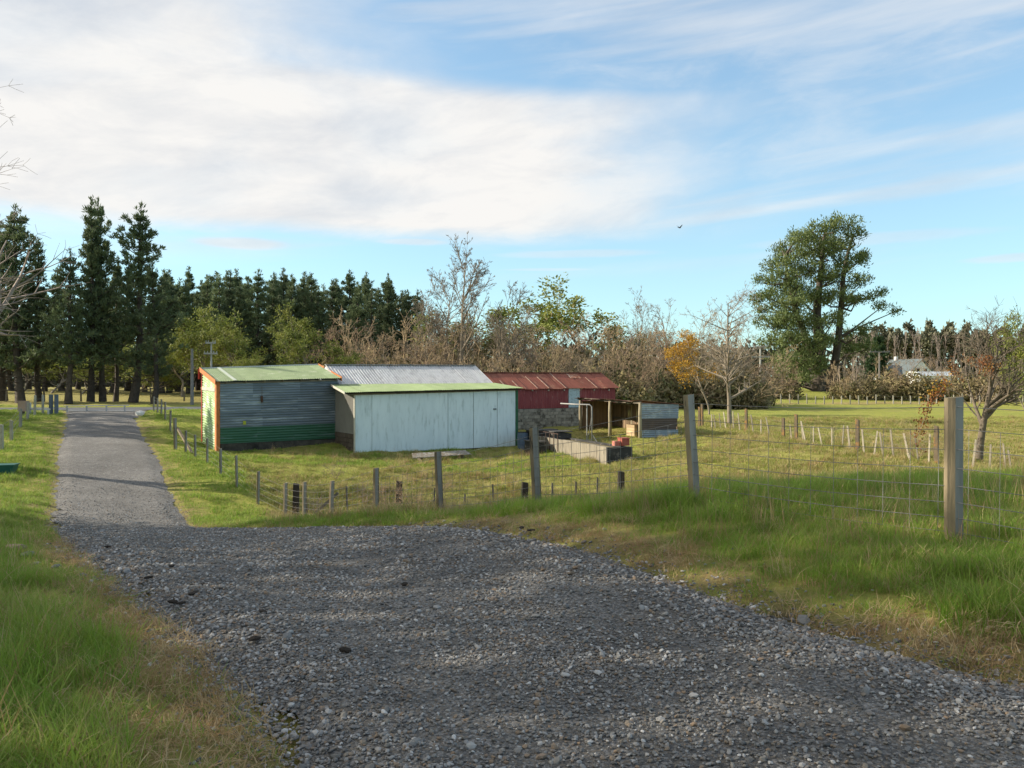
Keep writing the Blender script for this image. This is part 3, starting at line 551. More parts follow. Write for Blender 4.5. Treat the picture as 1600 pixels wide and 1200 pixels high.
def wood_shed():
    zb = gz(6.69, 42)-.02; a = R(20); t = thing('open_woodshed', 'open fronted woodshed with sagging rusty roof and blue-grey iron end', 'woodshed', (6.69, 42, zb), a); L = 7.45; D = 2.25; rng = random.Random(2)
    pm = mat('pale_pole', (.36, .31, .21), (.25, .21, .14), 4, .85, stretch=(1, 1, .3), bump=.3)
    for v, h in ((0, 1.86), (3.45, 1.9), (7.4, 1.92)): MB().tube([(0, v, -.3), (.02, v+.02, .6), (-.01, v, 1.2), (.01, v, h)], [.105, .10, .09, .085], 9).build('pole', pm, t, smooth=True)
    for v in (2.5, 5.0): MB().tube([(D, v, -.3), (D, v, 1.6)], .08, 7).build('pole', pm, t)
    s1 = mat('blue_grey_iron', (.27, .32, .37), (.21, .25, .29), 2, .5, metal=.2, c3=(.36, .40, .43), scale3=3); s2 = mat('brown_rust_iron', (.085, .07, .065), (.12, .09, .075), 2, .8)
    for k, (z0, z1, m) in enumerate(((-.02, .42, s1), (.40, 1.02, s2), (1.0, 1.82, s1))): y = -.03-.012*(k == 1); x1 = D+.02 if k != 1 else D-.08; obj('end_sheet', corr((.05, y, z0), (x1, y, z0), (x1+.05*(k == 2), y, z1-.06*(k == 2)), (.05, y, z1), .10, 't', .014), m, t)
    rm = mat('brown_rust_roof', (.16, .075, .045), (.10, .055, .04), 2, .85, c3=(.26, .13, .07), rand=.2)
    for k in range(9):
        v0, v1 = -.12+k*.86, -.12+(k+1)*.86+.05; w = rng.uniform(-.035, .035); zf = 1.97-.03*math.sin(k*1.3); ov = -.28+rng.uniform(-.1, .08)
        obj('roof_sheet', corr((ov, v0, zf+w), (ov, v1, zf-w), (D+.35, v1, 1.72-w), (D+.35, v0, 1.72+w), .12, sag=-.03, seed=k), rm, t)
    MB().beam((.0, -.1, 1.87), (.0, L+.1, 1.94), .07, .12).build('front_beam', M_wood, t); MB().beam((D, -.02, 1.6), (D, L, 1.62), .07, .1).build('back_beam', M_wood, t)
    pk = mat('old_brown_plank', (.24, .165, .10), (.16, .11, .07), 3, .9, stretch=(1, 1, .3), rand=.35); v = .0
    while v < L:
        w = rng.uniform(.10, .2); MB().hexa([(D-.03, v, -.2), (D, v, -.2), (D, v+w, -.2), (D-.03, v+w, -.2)]+[(D-.03, v, 1.62), (D, v, 1.62), (D, v+w, 1.62), (D-.03, v+w, 1.62)]).build('plank', pk, t, rot=(0, 0, 0)); v += w+rng.choice((.01, .012, .03, .07))
    u = .15
    while u < D-.1: w = rng.uniform(.12, .2); MB().box(u, L-.03, -.2, u+w, L, 1.8).build('plank', pk, t); u += w+.012
    MB().beam((D-.06, .1, .75), (D-.06, L-.1, .78), .04, .12).build('rail', M_wood, t); MB().beam((D-.06, 1.2, 1.15), (D-.06, 3.2, 1.05), .03, .14).build('rail', pk, t)
    return t, zb
ws, ws_z = wood_shed()
WSX = R(20)
def in_ws(u, v, z=0, base=(6.69, 42)): return (base[0]+u*math.cos(WSX)-v*math.sin(WSX), base[1]+u*math.sin(WSX)+v*math.cos(WSX), ws_z+z)
def sawn(): return mat('sawn_timber', (.50, .37, .21), (.38, .27, .15), 3, .8, stretch=(1, 1, 1), rand=.2)
_r = random.Random(12)
for k, (v, z, ln) in enumerate(((.35, .05, 1.2), (.42, .14, 1.1), (.38, .23, 1.25), (.45, .32, 1.0), (.40, .41, 1.15), (.5, .5, 1.0))):
    o = MB().box(-.5*ln, -.12, 0, .5*ln, .12, .075).build('timber_offcut', sawn(), loc=in_ws(1.15, v+.1, z), rot=(0, 0, WSX+_r.uniform(-.12, .12)))
    tag(o, '%s pale sawn timber offcut from the bottom of the woodshed stack' % ('first', 'second', 'third', 'fourth', 'fifth', 'topmost')[k], 'timber', 'timber offcuts stacked in the woodshed')
def crate(name, label, loc, rz, size, m, ms):
    t = thing(name, label, 'crate', loc, rz); x, y, z = size
    for k in range(4):
        z0 = k*z/4; MB().box(-x/2, -y/2, z0, x/2, -y/2+.02, z0+z/4-.012).build('slat', m, t); MB().box(-x/2, y/2-.02, z0, x/2, y/2, z0+z/4-.012).build('slat', m, t)
        MB().box(-x/2, -y/2+.021, z0, -x/2+.02, y/2-.021, z0+z/4-.012).build('slat', m, t); MB().box(x/2-.02, -y/2+.021, z0, x/2, y/2-.021, z0+z/4-.012).build('slat', m, t)
    MB().box(-x/2+.02, -y/2+.02, 0, x/2-.02, y/2-.02, .03).build('bottom', m, t)
    for sx in (-1, 1): MB().box(sx*x/4-.03, -y/2-.015, 0, sx*x/4+.03, -y/2-.001, z).build('batten', ms, t)
crate('wooden_crate', 'pale wooden slatted crate inside the open woodshed', in_ws(.75, 1.75, .02), WSX, (.75, .9, .62), sawn(), M_wood)
def sheep_dip():
    zb = gz(4.4, 34.4)-.03; t = thing('concrete_trough', 'long pale concrete sheep dip trough with end wall darkened as shade', 'trough', (4.03, 34, zb), R(20)); L = 8.6; W = 1.2; H = .74
    cm = mat('pale_concrete', (.30, .265, .205), (.20, .175, .135), 2, .95, stretch=(2.5, 2.5, .5), bump=.5, c3=(.10, .09, .07), scale3=3, lo3=.54, hi3=.68); dk = mat('shaded_concrete', (.03, .03, .03), (.06, .058, .055), 2, .95, bump=.4, c3=(.12, .11, .10), scale3=4, lo3=.6)  # dark tone paints shade onto the end and right side walls
    n = 9
    for k in range(n): a, b = .10+k*(L-.1)/n, .10+(k+1)*(L-.1)/n-.012; MB().box(-.004*(k % 2), a, -.4, .14, b, H+.012*math.sin(k*2.1)).build('wall_slab', cm, t)
    MB().box(.0, 0, -.4, W, .094, H-.01).build('end_wall', dk, t); MB().box(W-.14, .1, -.4, W, L, H-.02).build('side_wall', dk, t); MB().box(.142, L-.14, -.4, W-.142, L, H).build('end_wall', cm, t)
    MB().box(.142, .1, -.2, W-.142, L-.142, H-.12).build('soil_fill', mat('soil_fill', (.14, .12, .05), (.22, .17, .08), 5, 1, bump=.8), t)
    im = mat('rusty_iron', (.045, .03, .025), (.09, .05, .035), 8, .8)
    for k in range(6): MB().tube([(-.05, 5.2+k*.5, .15), (-.05, 5.2+k*.5, 1.0)], .02, 5).build('iron_rod', im, t)
    MB().tube([(-.05, 5.1, 1.0), (-.05, 7.8, 1.02)], .018, 5).build('iron_rail', im, t)
sheep_dip()
dkc = mat('black_block', (.03, .029, .028), (.065, .06, .055), 3, .95, bump=.4, c3=(.16, .14, .11), scale3=4, lo3=.6)
for (px, Y, w, d, h, lab) in ((846, 42.5, 1.5, .8, .95, 'dark concrete block beside the corner of the white panel shed'), (872, 41, 1.0, 1.1, .85, 'low black concrete block with iron rails near the trough'), (836, 40, .6, 1.3, .6, 'small dark concrete block in the grass by the blue drum')):
    x, y = at(px, Y); t = thing('concrete_block', lab, 'block', (x, y, gz(x, y)-.05), R(24), 'concrete blocks of the old yards')
    MB().hexa([(-w/2, -d/2, -.2), (w/2, -d/2, -.2), (w/2, d/2, -.2), (-w/2, d/2, -.2), (-w/2+.02, -d/2+.02, h), (w/2-.02, -d/2+.01, h-.06), (w/2-.02, d/2-.02, h-.03), (-w/2+.03, d/2-.02, h+.02)]).build('block_body', dkc, t)
    MB().box(-w/2-.03, -d/2-.03, h+.022, w/2+.02, d/2, h+.07).build('cap_slab', mat('worn_cap', (.11, .10, .085), (.06, .055, .05), 4), t)
def drum():
    x, y = at(817, 42.2); t = thing('blue_drum', 'blue-grey drum standing at the right corner of the white shed', 'drum', (x, y, gz(x, y)-.02)); dm = mat('blue_drum', (.07, .10, .15), (.10, .14, .19), 5, .5)
    MB().tube([(0, 0, 0), (0, 0, .02), (0, 0, .28), (0, 0, .30), (0, 0, .32), (0, 0, .58), (0, 0, .60), (0, 0, .62), (0, 0, .88)], [.28, .29, .29, .305, .29, .29, .305, .29, .28], 18).build('drum_body', dm, t); MB().tube([(0, 0, .88), (0, 0, .90)], [.295, .295], 18).build('rim', M_dark, t)
drum()
def pipe_frame():
    x0, y0 = at(880, 42.5); x1, y1 = at(925, 41.2); z = -1.06; g = gz(x1, y1); pm = mat('pale_pipe', (.36, .36, .35), (.28, .27, .25), 6, .5, metal=.3)
    t = thing('pipe_frame', 'pale metal pipe frame standing before the open woodshed', 'pipe frame', (x1, y1, g)); q = lambda px, Y, zz: ((px-800)/1256*Y-x1, Y-y1, zz-g)
    MB().tube([q(876, 42.5, z+.03), q(900, 41.8, z), q(921, 41.3, z-.0), q(924.5, 41.2, z-.1), q(925, 41.2, g-.1)], .035, 7).build('bent_pipe', pm, t, smooth=True)
    MB().tube([q(917, 41.6, z), q(917, 41.6, g-.1)], .03, 7).build('leg', pm, t); MB().tube([q(925, 41.2, z-.5), q(917.5, 41.9, g-.05)], .02, 6).build('brace', pm, t); MB().tube([q(936, 41.0, g), q(926, 41.2, g+.5)], .02, 6).build('brace', pm, t)
pipe_frame()
def red_box():
    x, y = at(971, 36.2); g = gz(4.6, 35)+.62; t = thing('red_box', 'small faded red metal box on the end of the trough', 'box', (*[v for v in at(973, 35.1)], g), R(20)); rm = mat('faded_red', (.30, .06, .04), (.36, .12, .08), 5, .7)
    MB().box(-.14, -.2, 0, .22, .2, .30).build('box_body', rm, t); MB().box(-.16, -.22, .301, .24, .22, .335).build('lid', rm, t); MB().box(-.46, -.12, 0, -.16, .12, .2).build('side_tray', mat('red_white', (.5, .25, .2), (.36, .08, .05), 12), t)
red_box()
def long_tray():
    x0, y0 = at(645, 36.6); g = gz(-3.2, 37.3); t = thing('low_feed_tray', 'long low rusty sheet tray lying before the white panels', 'feed tray', (x0, y0, g), R(30)); m = mat('rusty_tray', (.24, .21, .16), (.15, .11, .07), 3, .7, c3=(.34, .35, .33))
    MB().hexa([(0, 0, .16), (3.0, 0, .2), (3.0, .7, .34), (.25, .7, .30), (0, 0, .19), (3.0, 0, .23), (3.0, .7, .37), (.25, .7, .33)]).build('tray_top', m, t)
    for u in (.5, 1.5, 2.6): MB().box(u, .2, -.1, u+.1, .6, .2).build('leg', M_wood, t)
long_tray()

# ------------------------------------------------------------------ fences
M_post = mat('post_brown', (.26, .205, .125), (.15, .125, .085), 3, .9, stretch=(3, 3, .35), bump=.4, rand=.15, c3=(.06, .05, .04), scale3=5, lo3=.6)
M_sawn_sky = mat('post_sky_grey_face', (.30, .30, .285), (.20, .20, .19), 3, .85, stretch=(3, 3, .35), bump=.3, rand=.12)  # sawn wood, its grey lightened to carry the sky's reflection
M_wire = mat('fence_wire', (.14, .14, .14), (.2, .2, .2), 5, .5, metal=.5)
def post_mesh(name, h, w, sink=.4, two=True, n=9):
    """a split post: a rounded back and one flat sawn face greyed to imitate sky light"""
    import bmesh
    bm = bmesh.new(); ring = []
    prof = [(-w*.5, -w*.42), (-w*.05, -w*.56), (w*.5, -w*.40), (w*.52, w*.1), (w*.3, w*.45), (-w*.2, w*.5), (-w*.52, w*.2)]; zs = [-sink, h*.3, h*.7, h]; rr = random.Random(int(h*1000+w*7000))
    for z in zs: ox = rr.uniform(-.006, .006); ring.append([bm.verts.new((x+ox, y, z+(0 if z != h else .012*x/w))) for x, y in prof])
    for a, b in zip(ring, ring[1:]):
        for i in range(7): f = bm.faces.new((a[i], a[(i+1) % 7], b[(i+1) % 7], b[i])); f.material_index = 1 if (two and i == 1) else 0
    bm.faces.new(ring[-1]); me = bpy.data.meshes.new(name); bm.to_mesh(me); bm.free(); me.materials.append(M_post)
    me.materials.append(M_sawn_sky); return me
def batten_mesh(name, h, w, d, m, sink=.25):
    b = MB(); b.hexa([(-w/2, -d/2, -sink), (w/2, -d/2, -sink), (w/2, d/2, -sink), (-w/2, d/2, -sink), (-w/2*.9, -d/2, h), (w/2*.8, -d/2, h-.02), (w/2*.8, d/2, h-.03), (-w/2*.9, d/2, h)]); me = b.mesh(name); me.materials.append(m); return me
def wire(t, pts, r, name='wire', n=4):
    x0, y0, z0 = t.location; return MB().tube([(p[0]-x0, p[1]-y0, p[2]-z0) for p in pts], r, n, False).build(name, M_wire, t)
def net_fence():
    P = [(5.6, 4.0, 1.18, .125, 0, 0), (3.76, 6.85, 1.20, .125, 0, 0), (2.1, 9.25, 1.22, .12, -.055, .02), (.4, 12.6, 1.22, .13, -.05, -.02), (-1.37, 15.4, 1.22, .12, -.04, 0), (-3.2, 19, 1.15, .12, 0, 0), (-4.77, 21.2, 1.18, .11, .03, 0), (-5.9, 22.9, 1.2, .11, 0, 0), (-6.8, 24.1, 1.08, .11, .02, 0)]
    g0 = gz(3.76, 6.85); t = thing('netting_fence', 'wire netting fence with split posts along the near right bank', 'fence', (3.76, 6.85, g0)); tops = []
    for (x, y, h, w, lx, ly) in P:
        g = gz(x, y); obj('post', post_mesh('post', h, w), None, t, (x-3.76, y-6.85, g-g0), (ly, lx, R(-14+6*math.sin(x*9)))); tops.append((x+lx*.5, y, g))
    def along(hh):
        pts = []
        for (a, b) in zip(tops, tops[1:]):
            for k in range(5): f = k/5; pts.append((a[0]*(1-f)+b[0]*f, a[1]*(1-f)+b[1]*f-.07, a[2]*(1-f)+b[2]*f+hh-.03*math.sin(f*math.pi)))
        pts.append((tops[-1][0], tops[-1][1]-.07, tops[-1][2]+hh)); return pts
    hs = (1.12, .93, .76, .60, .45, .31, .18, .06); lines = [along(h) for h in hs]
    for k, l in enumerate(lines): wire(t, l, .003 if k else .003)
    top, bot = np.array(lines[1]), np.array(lines[-1]); s = np.r_[0, np.cumsum(np.linalg.norm(np.diff(top, axis=0), axis=1))]; d = .3
    while d < s[-1] and d < 22:
        a = [np.interp(d, s, top[:, i]) for i in range(3)]; b = [np.interp(d+.01, s, bot[:, i]) for i in range(3)]; wire(t, [a, b], .0028, 'stay', 3); d += .25 if d < 12 else .3
    return t
net_fence()
def drive_fence():
    x0, y0 = at(403, 26.0); t = thing('drive_fence', 'wire fence with slim grey posts running along the right of the drive', 'fence', (x0, y0, gz(x0, y0))); g0 = t.location[2]; tops = []
    for px, Y, h, w in ((403, 26.2, 1.08, .10), (370, 28, 1.12, .085), (345, 30.4, .98, .10), (324, 32.3, 1.0, .09), (305, 34, 1.0, .10), (290, 35.3, .98, .10), (274, 37, 1.48, .15), (266, 43, 1.1, .1), (258, 47, 1.0, .1), (252, 50, 1.0, .1), (246, 53, 1.0, .1), (240, 55, 1.0, .1)):
        x, y = at(px, Y); g = gz(x, y); obj('post', post_mesh('post', h, w), None, t, (x-x0, y-y0, g-g0), (0, .02*math.sin(px), R(20))); tops.append((x, y, g))
    for h in (.95, .75, .55, .38, .2): wire(t, [(-6.8, 24.1, gz(-6.8, 24.1)+h)]+[(a, b, c+h) for a, b, c in tops], .0025)
    x, y = at(274, 37); MB().beam((x-x0+.1, y-y0, gz(x, y)-g0+1.0), (x-x0+1.5, y-y0-1.8, gz(x, y)-g0+.0), .1, .1).build('stay_brace', M_post, t)
drive_fence()
def old_fence():
    x0, y0 = at(623, 25); t = thing('old_batten_fence', 'old fence of blackened posts and thin battens in the hollow', 'fence', (x0, y0, gz(x0, y0))); g0 = t.location[2]; blk = mat('black_post', (.03, .026, .022), (.06, .05, .04), 4, .95, stretch=(2, 2, .5), bump=.4); bt = mat('grey_batten', (.17, .155, .13), (.11, .10, .085), 4, .9, rand=.2); tops = []
    for px, Y, h, big in ((462, 24.6, 1.08, 1), (480, 24.6, .9, 0), (543, 24.8, .95, 0), (623, 25, 1.02, 1), (678, 25, .85, 0), (725, 25, .6, 0), (772, 25.1, .92, 0), (820, 25.2, .9, 1), (863, 25.4, .7, 0), (900, 25.5, .68, 0), (933, 25.6, .72, 0), (970, 25.8, .72, 1)):
        x, y = at(px, Y); g = gz(x, y); o = obj('post' if big else 'batten', batten_mesh('old_post' if big else 'batten', h, .2 if big else .06, .18 if big else .04, blk if big else bt), None, t, (x-x0, y-y0, g-g0), (.02*math.sin(px), .07*math.sin(px*1.7) if not big else .02, R(10)))
        tops.append((x, y, g))
    for h in (.85, .6, .35): wire(t, [(a, b, c+h) for a, b, c in tops], .0025)
    a = at(500, 24.7); MB().beam((a[0]-x0-.3, a[1]-y0, gz(*a)-g0), (a[0]-x0+.55, a[1]-y0, gz(*a)-g0+.75), .08, .08).build('stay_brace', bt, t)
old_fence()
def lean_fence():
    x0, y0 = at(1255, 36); t = thing('leaning_batten_fence', 'row of pale leaning battens crossing the right paddock', 'fence', (x0, y0, gz(x0, y0))); g0 = t.location[2]; pale = mat('pale_batten', (.36, .32, .24), (.24, .21, .16), 4, .85, rand=.35); brn = mat('brown_post', (.17, .13, .08), (.11, .085, .06), 4, .9, c3=(.30, .16, .05), scale3=3)
    rr = random.Random(6); tops = []
    L = [(1093, 49, 1.25, 1), (1097, 49.5, 1.4, 1), (1112, 48, .8, 0), (1118, 47.6, .85, 0), (1126, 47, .95, 0), (1134, 46.5, 1.0, 0), (1146, 46, 1.0, 0), (1156, 45, .95, 0), (1166, 44.2, 1.3, 1), (1177, 43, .95, 0), (1189, 42, .85, 0), (1202, 40.5, .9, 0), (1224, 39, .95, 1), (1237, 38.2, .75, 0), (1244, 37.8, 1.2, 1), (1255, 36.8, .85, 0), (1258, 36.6, .9, 0), (1271, 35.8, .8, 0), (1284, 35, .75, 0), (1300, 34, .85, 0), (1316, 33, .95, 0), (1328, 32.4, .95, 0), (1340, 31.8, 1.25, 1), (1350, 31.3, .9, 0), (1366, 30.6, .95, 0), (1380, 30, .95, 0), (1396, 29.4, 1.0, 0), (1421, 28.6, .95, 0), (1435, 28.2, 1.0, 0), (1451, 27.7, 1.05, 0), (1463, 27.3, 1.3, 1), (1520, 26.2, .9, 0), (1546, 25.6, .85, 0), (1572, 25, .9, 0), (1580, 24.8, .7, 0)]
    for px, Y, h, big in L:
        x, y = at(px, Y); g = gz(x, y); w = .14 if big else rr.uniform(.05, .075); obj('post' if big else 'batten', batten_mesh('pale_batten', h, w, .12 if big else .035, brn if big else pale), None, t, (x-x0, y-y0, g-g0), (0, 0 if big else rr.gauss(-.05, .09), R(-45))); tops.append((x, y, g))
    for h in (.75, .45): wire(t, [(a, b, c+h) for a, b, c in tops], .004)
lean_fence()
def simple_fence(name, label, pts, h, w, m, wires, d=None):
    x0, y0 = pts[0]; t = thing(name, label, 'fence', (x0, y0, gz(x0, y0))); g0 = t.location[2]; me = batten_mesh(name+'_post', h, w, d or w, m); tops = []; rr = random.Random(len(pts))
    for x, y in pts: g = gz(x, y); obj('post', me, None, t, (x-x0, y-y0, g-g0), (rr.gauss(0, .03), rr.gauss(0, .03), 0), (1, 1, rr.uniform(.85, 1.15))); tops.append((x, y, g))
    for hh in wires: wire(t, [(a, b, c+hh) for a, b, c in tops], .006)
    return t
PW = mat('pale_post', (.36, .34, .28), (.27, .25, .2), 3, .85, rand=.2)
simple_fence('far_paddock_fence', 'distant fence of small pale posts below the big pine', [at(1180+k*13.5, 104+.4*math.sin(k)) for k in range(32)], 1.15, .12, PW, (1.0, .6))
simple_fence('left_verge_fence', 'wire fence with pale posts at the left edge beside the drive', [at(-30, 30), at(3, 33), at(18, 36), at(32, 41), at(43, 45), at(54, 48), at(67, 50)], 1.1, .11, PW, (1.0, .75, .5, .25))
simple_fence('roadside_fence', 'fence of thin posts beyond the road under the pines', [(-52+k*2.6, 66.5+k*1.25) for k in range(18)], 1.15, .12, mat('dull_post', (.2, .17, .13), (.14, .12, .1), 3), (1.0, .6))
def road_end():
    gp = mat('blue_grey_paint', (.10, .13, .16), (.13, .16, .19), 5)
    x, y = at(83, 50.5); t = thing('gatepost_pair', 'two stout blue-grey gate posts at the left end of the drive', 'gate post', (x, y, gz(x, y)))
    for dx in (-.22, .12): MB().box(dx, -.09, -.2, dx+.17, .09, 1.2).build('post', gp, t)
    wp = mat('white_paint', (.62, .62, .58), (.5, .5, .46), 5)
    x, y = at(62, 50); t = thing('white_rail', 'low white rail beside the gate posts at the road', 'rail', (x, y, gz(x, y)))
    MB().box(-.65, -.03, .28, .65, .03, .38).build('rail', wp, t); MB().box(-.65, -.05, -.2, -.55, .05, .75).build('post', wp, t); MB().box(.5, -.04, -.2, .58, .04, .28).build('post', wp, t)
    x, y = at(38, 49.5); t = thing('mail_box', 'pinkish brown box on a post left of the white rail', 'mailbox', (x, y, gz(x, y))); bm = mat('pink_brown', (.42, .29, .22), (.36, .25, .19), 5)
    MB().box(-.3, -.18, .25, .18, .18, .85).build('box_body', bm, t); MB().box(-.33, -.2, .851, .2, .2, .89).build('lid', bm, t); MB().box(-.1, -.05, -.2, 0, .05, .249).build('post', M_wood, t)
    x, y = at(152, 53); t = thing('cattle_stop', 'low pale pipe cattle stop across the end of the drive', 'cattle stop', (x, y, float(base_h(x, y)))); pp = mat('pale_rail', (.42, .43, .43), (.34, .34, .34), 6)
    for s in (-2.0, -.7, .6, 1.8): MB().box(s-.04, -.04, -.2, s+.04, .04, .42).build('post', pp, t)
    MB().tube([(-2.2, 0, .40), (2.1, 0, .44)], .035, 6).build('top_rail', pp, t); MB().tube([(-2.2, .5, .06), (2.1, .5, .06)], .05, 6).build('grid_bar', pp, t); MB().tube([(-2.2, .8, .06), (2.1, .8, .06)], .05, 6).build('grid_bar', pp, t)
    x, y = at(219, 50); t = thing('painted_stone', 'white painted marker stone at the right end of the drive', 'stone', (x, y, gz(x, y))); o = obj('stone_body', stone_mesh('white_stone', random.Random(3), wp), None, t, (0, 0, .12), None, (.28, .25, .42))
road_end()

# ------------------------------------------------------------------ trees
def tube_mesh(S, n, name):
    S = np.asarray(S, float); p0, p1, r0, r1 = S[:, :3], S[:, 3:6], S[:, 6], S[:, 7]; d = p1-p0; d /= np.linalg.norm(d, axis=1, keepdims=True)+1e-9
    ref = np.where(np.abs(d[:, 2:]) < .9, np.array([[0, 0, 1.]]), np.array([[1., 0, 0]])); a = np.cross(d, ref); a /= np.linalg.norm(a, axis=1, keepdims=True); b = np.cross(a, d)
    th = np.arange(n)*2*math.pi/n; c, s = np.cos(th)[None, :, None], np.sin(th)[None, :, None]; dirs = a[:, None]*c+b[:, None]*s
    V = np.concatenate([p0[:, None]+dirs*r0[:, None, None], p1[:, None]+dirs*r1[:, None, None]], 1); k = np.arange(len(S))[:, None]*2*n; i = np.arange(n)[None]; j = (i+1) % n
    return npmesh(name, V.reshape(-1, 3), np.stack([k+i, k+j, k+n+j, k+n+i], -1).reshape(-1, 4), n > 4)
def spray(C, D, n, ln, w, spread, rng, name, jit=.1, lnvar=.4):
    C = np.repeat(np.asarray(C, float), n, 0); D = np.repeat(np.asarray(D, float), n, 0); N = len(C); d = D+rng.normal(0, spread, (N, 3)); d /= np.linalg.norm(d, axis=1, keepdims=True)+1e-9
    sd = np.cross(d, rng.normal(0, 1, (N, 3))); sd /= np.linalg.norm(sd, axis=1, keepdims=True)+1e-9; l = ln*(1+rng.uniform(-lnvar, lnvar, (N, 1))); b = C+rng.normal(0, jit, (N, 3)); mid = b+d*l*.5; sd = sd*w*.5*(1+rng.uniform(-.3, .3, (N, 1)))
    V = np.stack([b, mid+sd, b+d*l, mid-sd], 1).reshape(-1, 3); return npmesh(name, V, np.arange(N*4).reshape(-1, 4))
def nrm(v): return v/(np.linalg.norm(v)+1e-9)
def pine_meshes(seed, H, cb, Rm, dens=1., n=11):
    rng = np.random.default_rng(seed); S = []; C = []; D = []; zs = np.linspace(0, H, 9); off = np.cumsum(rng.normal(0, .09, (9, 2)), 0); off[0] = 0; rad = .30*(H/18)
    axis = lambda z: np.array([np.interp(z, zs, off[:, 0]), np.interp(z, zs, off[:, 1]), z])
    for a, b in zip(zs, zs[1:]): S.append([*axis(a), *axis(b), rad*(1-a/H)**.8+.02, rad*(1-b/H)**.8+.02])
    S[0][6] *= 1.35; z = cb*.4; lob = rng.uniform(0, 6.28, 3)
    while z < H-1.5:
        f = (z-cb)/(H-cb); dead = z < cb; nb = rng.integers(4, 7) if z < H*.86 else 3; a0 = rng.uniform(0, 6.28)
        prof = (Rm*(1-max(f, 0))**.82+.12)*(.7+.3*min(1, max(f, 0)*5+.2))
        for k in range(nb):
            a = a0+k*6.28/nb+rng.normal(0, .3); lobe = .8+.3*math.sin(a*2+lob[0]+z*.5)+.2*math.sin(a+lob[1]-z*.35)
            L = max(.25, prof*lobe*rng.uniform(.55, 1.15)) if not dead else Rm*rng.uniform(.25, .65)
            el = (.05+.62*max(f, 0)+rng.normal(0, .14)) if not dead else rng.uniform(-.25, .15); d = np.array([math.cos(a)*math.cos(el), math.sin(a)*math.cos(el), math.sin(el)]); p = axis(z); m = 4; br = .02+.011*L
            for s in range(m):
                d2 = nrm(d+np.array([0, 0, .16*s])); q = p+d2*L/m; S.append([*p, *q, br*(1-s/m)+.008, br*(1-(s+1)/m)+.006])
                if not dead and s > 0:
                    for c in range(int(rng.integers(1, 4)*dens*(1 if L > 1 else .6)+.5)): C.append(p+(q-p)*rng.random()+rng.normal(0, .07+.055*L, 3)*[1, 1, .5]); D.append(nrm(d2*.7+[0, 0, .7]))
                p = q
            if not dead:
                for c in range(2): C.append(p+rng.normal(0, .08, 3)); D.append(nrm(d2*.6+[0, 0, .9]))
        z += rng.uniform(.45, 1.05)*(H/19)
    for z in np.linspace(H-1.7, H-.3, 7): C.append(axis(z)+rng.normal(0, .05+.09*(H-z), 3)*[1, 1, .3]); D.append(np.array([0, 0, 1.3]))
    C = np.array(C); return tube_mesh(S, 5, 'pine_trunk'), spray(C, D, n+2, .38, .105, .6, rng, 'pine_crown', .09)
M_pine = mat('pine_needles', (.085, .118, .06), (.125, .16, .075), .5, .7, c3=(.175, .205, .095), scale3=.9, lo3=.5, hi3=.7, rand=.22, trans=.28)
M_bark = mat('dark_bark', (.05, .04, .033), (.085, .068, .055), 4, .95, rand=.15)
M_gbark = mat('grey_bark', (.20, .165, .125), (.28, .235, .18), 3, .95, rand=.2)
M_rbark = mat('red_brown_twigs', (.28, .19, .13), (.36, .26, .18), .8, .95, rand=.22)
def plant(name, parts, loc, label, cat, group=None, rz=0, sc=1, zs=None):
    t = thing(name, label, cat, loc, rz, group); s = sc if zs is None else (sc, sc, zs); t.scale = (sc, sc, sc) if zs is None else s
    for pn, me, m in parts: obj(pn, me, m, t)
    return t
PINES = [pine_meshes(11, 19, 3.8, 4.3, 1.25), pine_meshes(12, 19, 4.6, 3.6, 1.2), pine_meshes(13, 19, 3.0, 4.8, 1.3), pine_meshes(14, 19, 3.6, 4.0, 1.1), pine_meshes(16, 19, 4.2, 4.4, 1.15), pine_meshes(17, 19, 2.6, 4.2, 1.3)]
def pine(i, px, Y, top, label, group, sx=1., rz=None, cat='pine tree'):
    x, y = at(px, Y); g = gz(x, y); H = (600-top)/1256*Y-g; k = H/19; tm, cm = PINES[i % 6]
    plant('pine_tree', [('trunk', tm, M_bark), ('crown', cm, M_pine)], (x, y, g), label, cat, group, (i*1.7) if rz is None else rz, k*sx, k)
ordn = ['first', 'second', 'third', 'fourth', 'fifth', 'sixth', 'seventh', 'eighth', 'ninth', 'tenth', 'eleventh', 'twelfth']
for i, (px, top, Y, sx) in enumerate(((-45, 360, 70, 1.1), (5, 345, 72, 1.1), (33, 318, 69, 1.15), (62, 372, 71, 1.0), (107, 388, 68, 1.15), (142, 308, 70, .85), (160, 309, 71, .85), (181, 400, 73, .9), (208, 314, 70, 1.1), (240, 408, 68, 1.15))):
    pine(i, px, Y, top, '%s tall dark pine from the left in the roadside row' % ordn[i], 'roadside pines', sx)
rr = random.Random(21); fp = []
def nth(i): return (ordn+['thirteenth', 'fourteenth', 'fifteenth'])[i]
for row, (Y, n, a, b) in enumerate(((104, 15, 262, 628), (112, 16, 255, 640), (121, 15, 262, 622))):
    for k in range(n):
        px = a+(b-a)*(k+.5*rr.random())/(n-1); tp = (415+max(0, px-440)*.075) if row else (424+max(0, px-440)*.07); fp.append((px, Y+rr.uniform(-3, 3), tp+rr.uniform(-6, 22)+row*3))
for i, (px, Y, top) in enumerate(fp): pine(i+rr.randrange(6), px, Y, top, ('%s dark pine from the left at the front of the plantation' % nth(i)) if i < 15 else 'dark pine deep in the dense plantation behind the green shed', 'plantation pines behind the sheds', rr.uniform(1.0, 1.35))
for i in range(14): pine(i, -60+i*26, 108+6*math.sin(i*2), 440+20*math.sin(i*3), 'pine at the back of the plantation behind the roadside row', 'plantation pines behind the roadside row', 1.3)

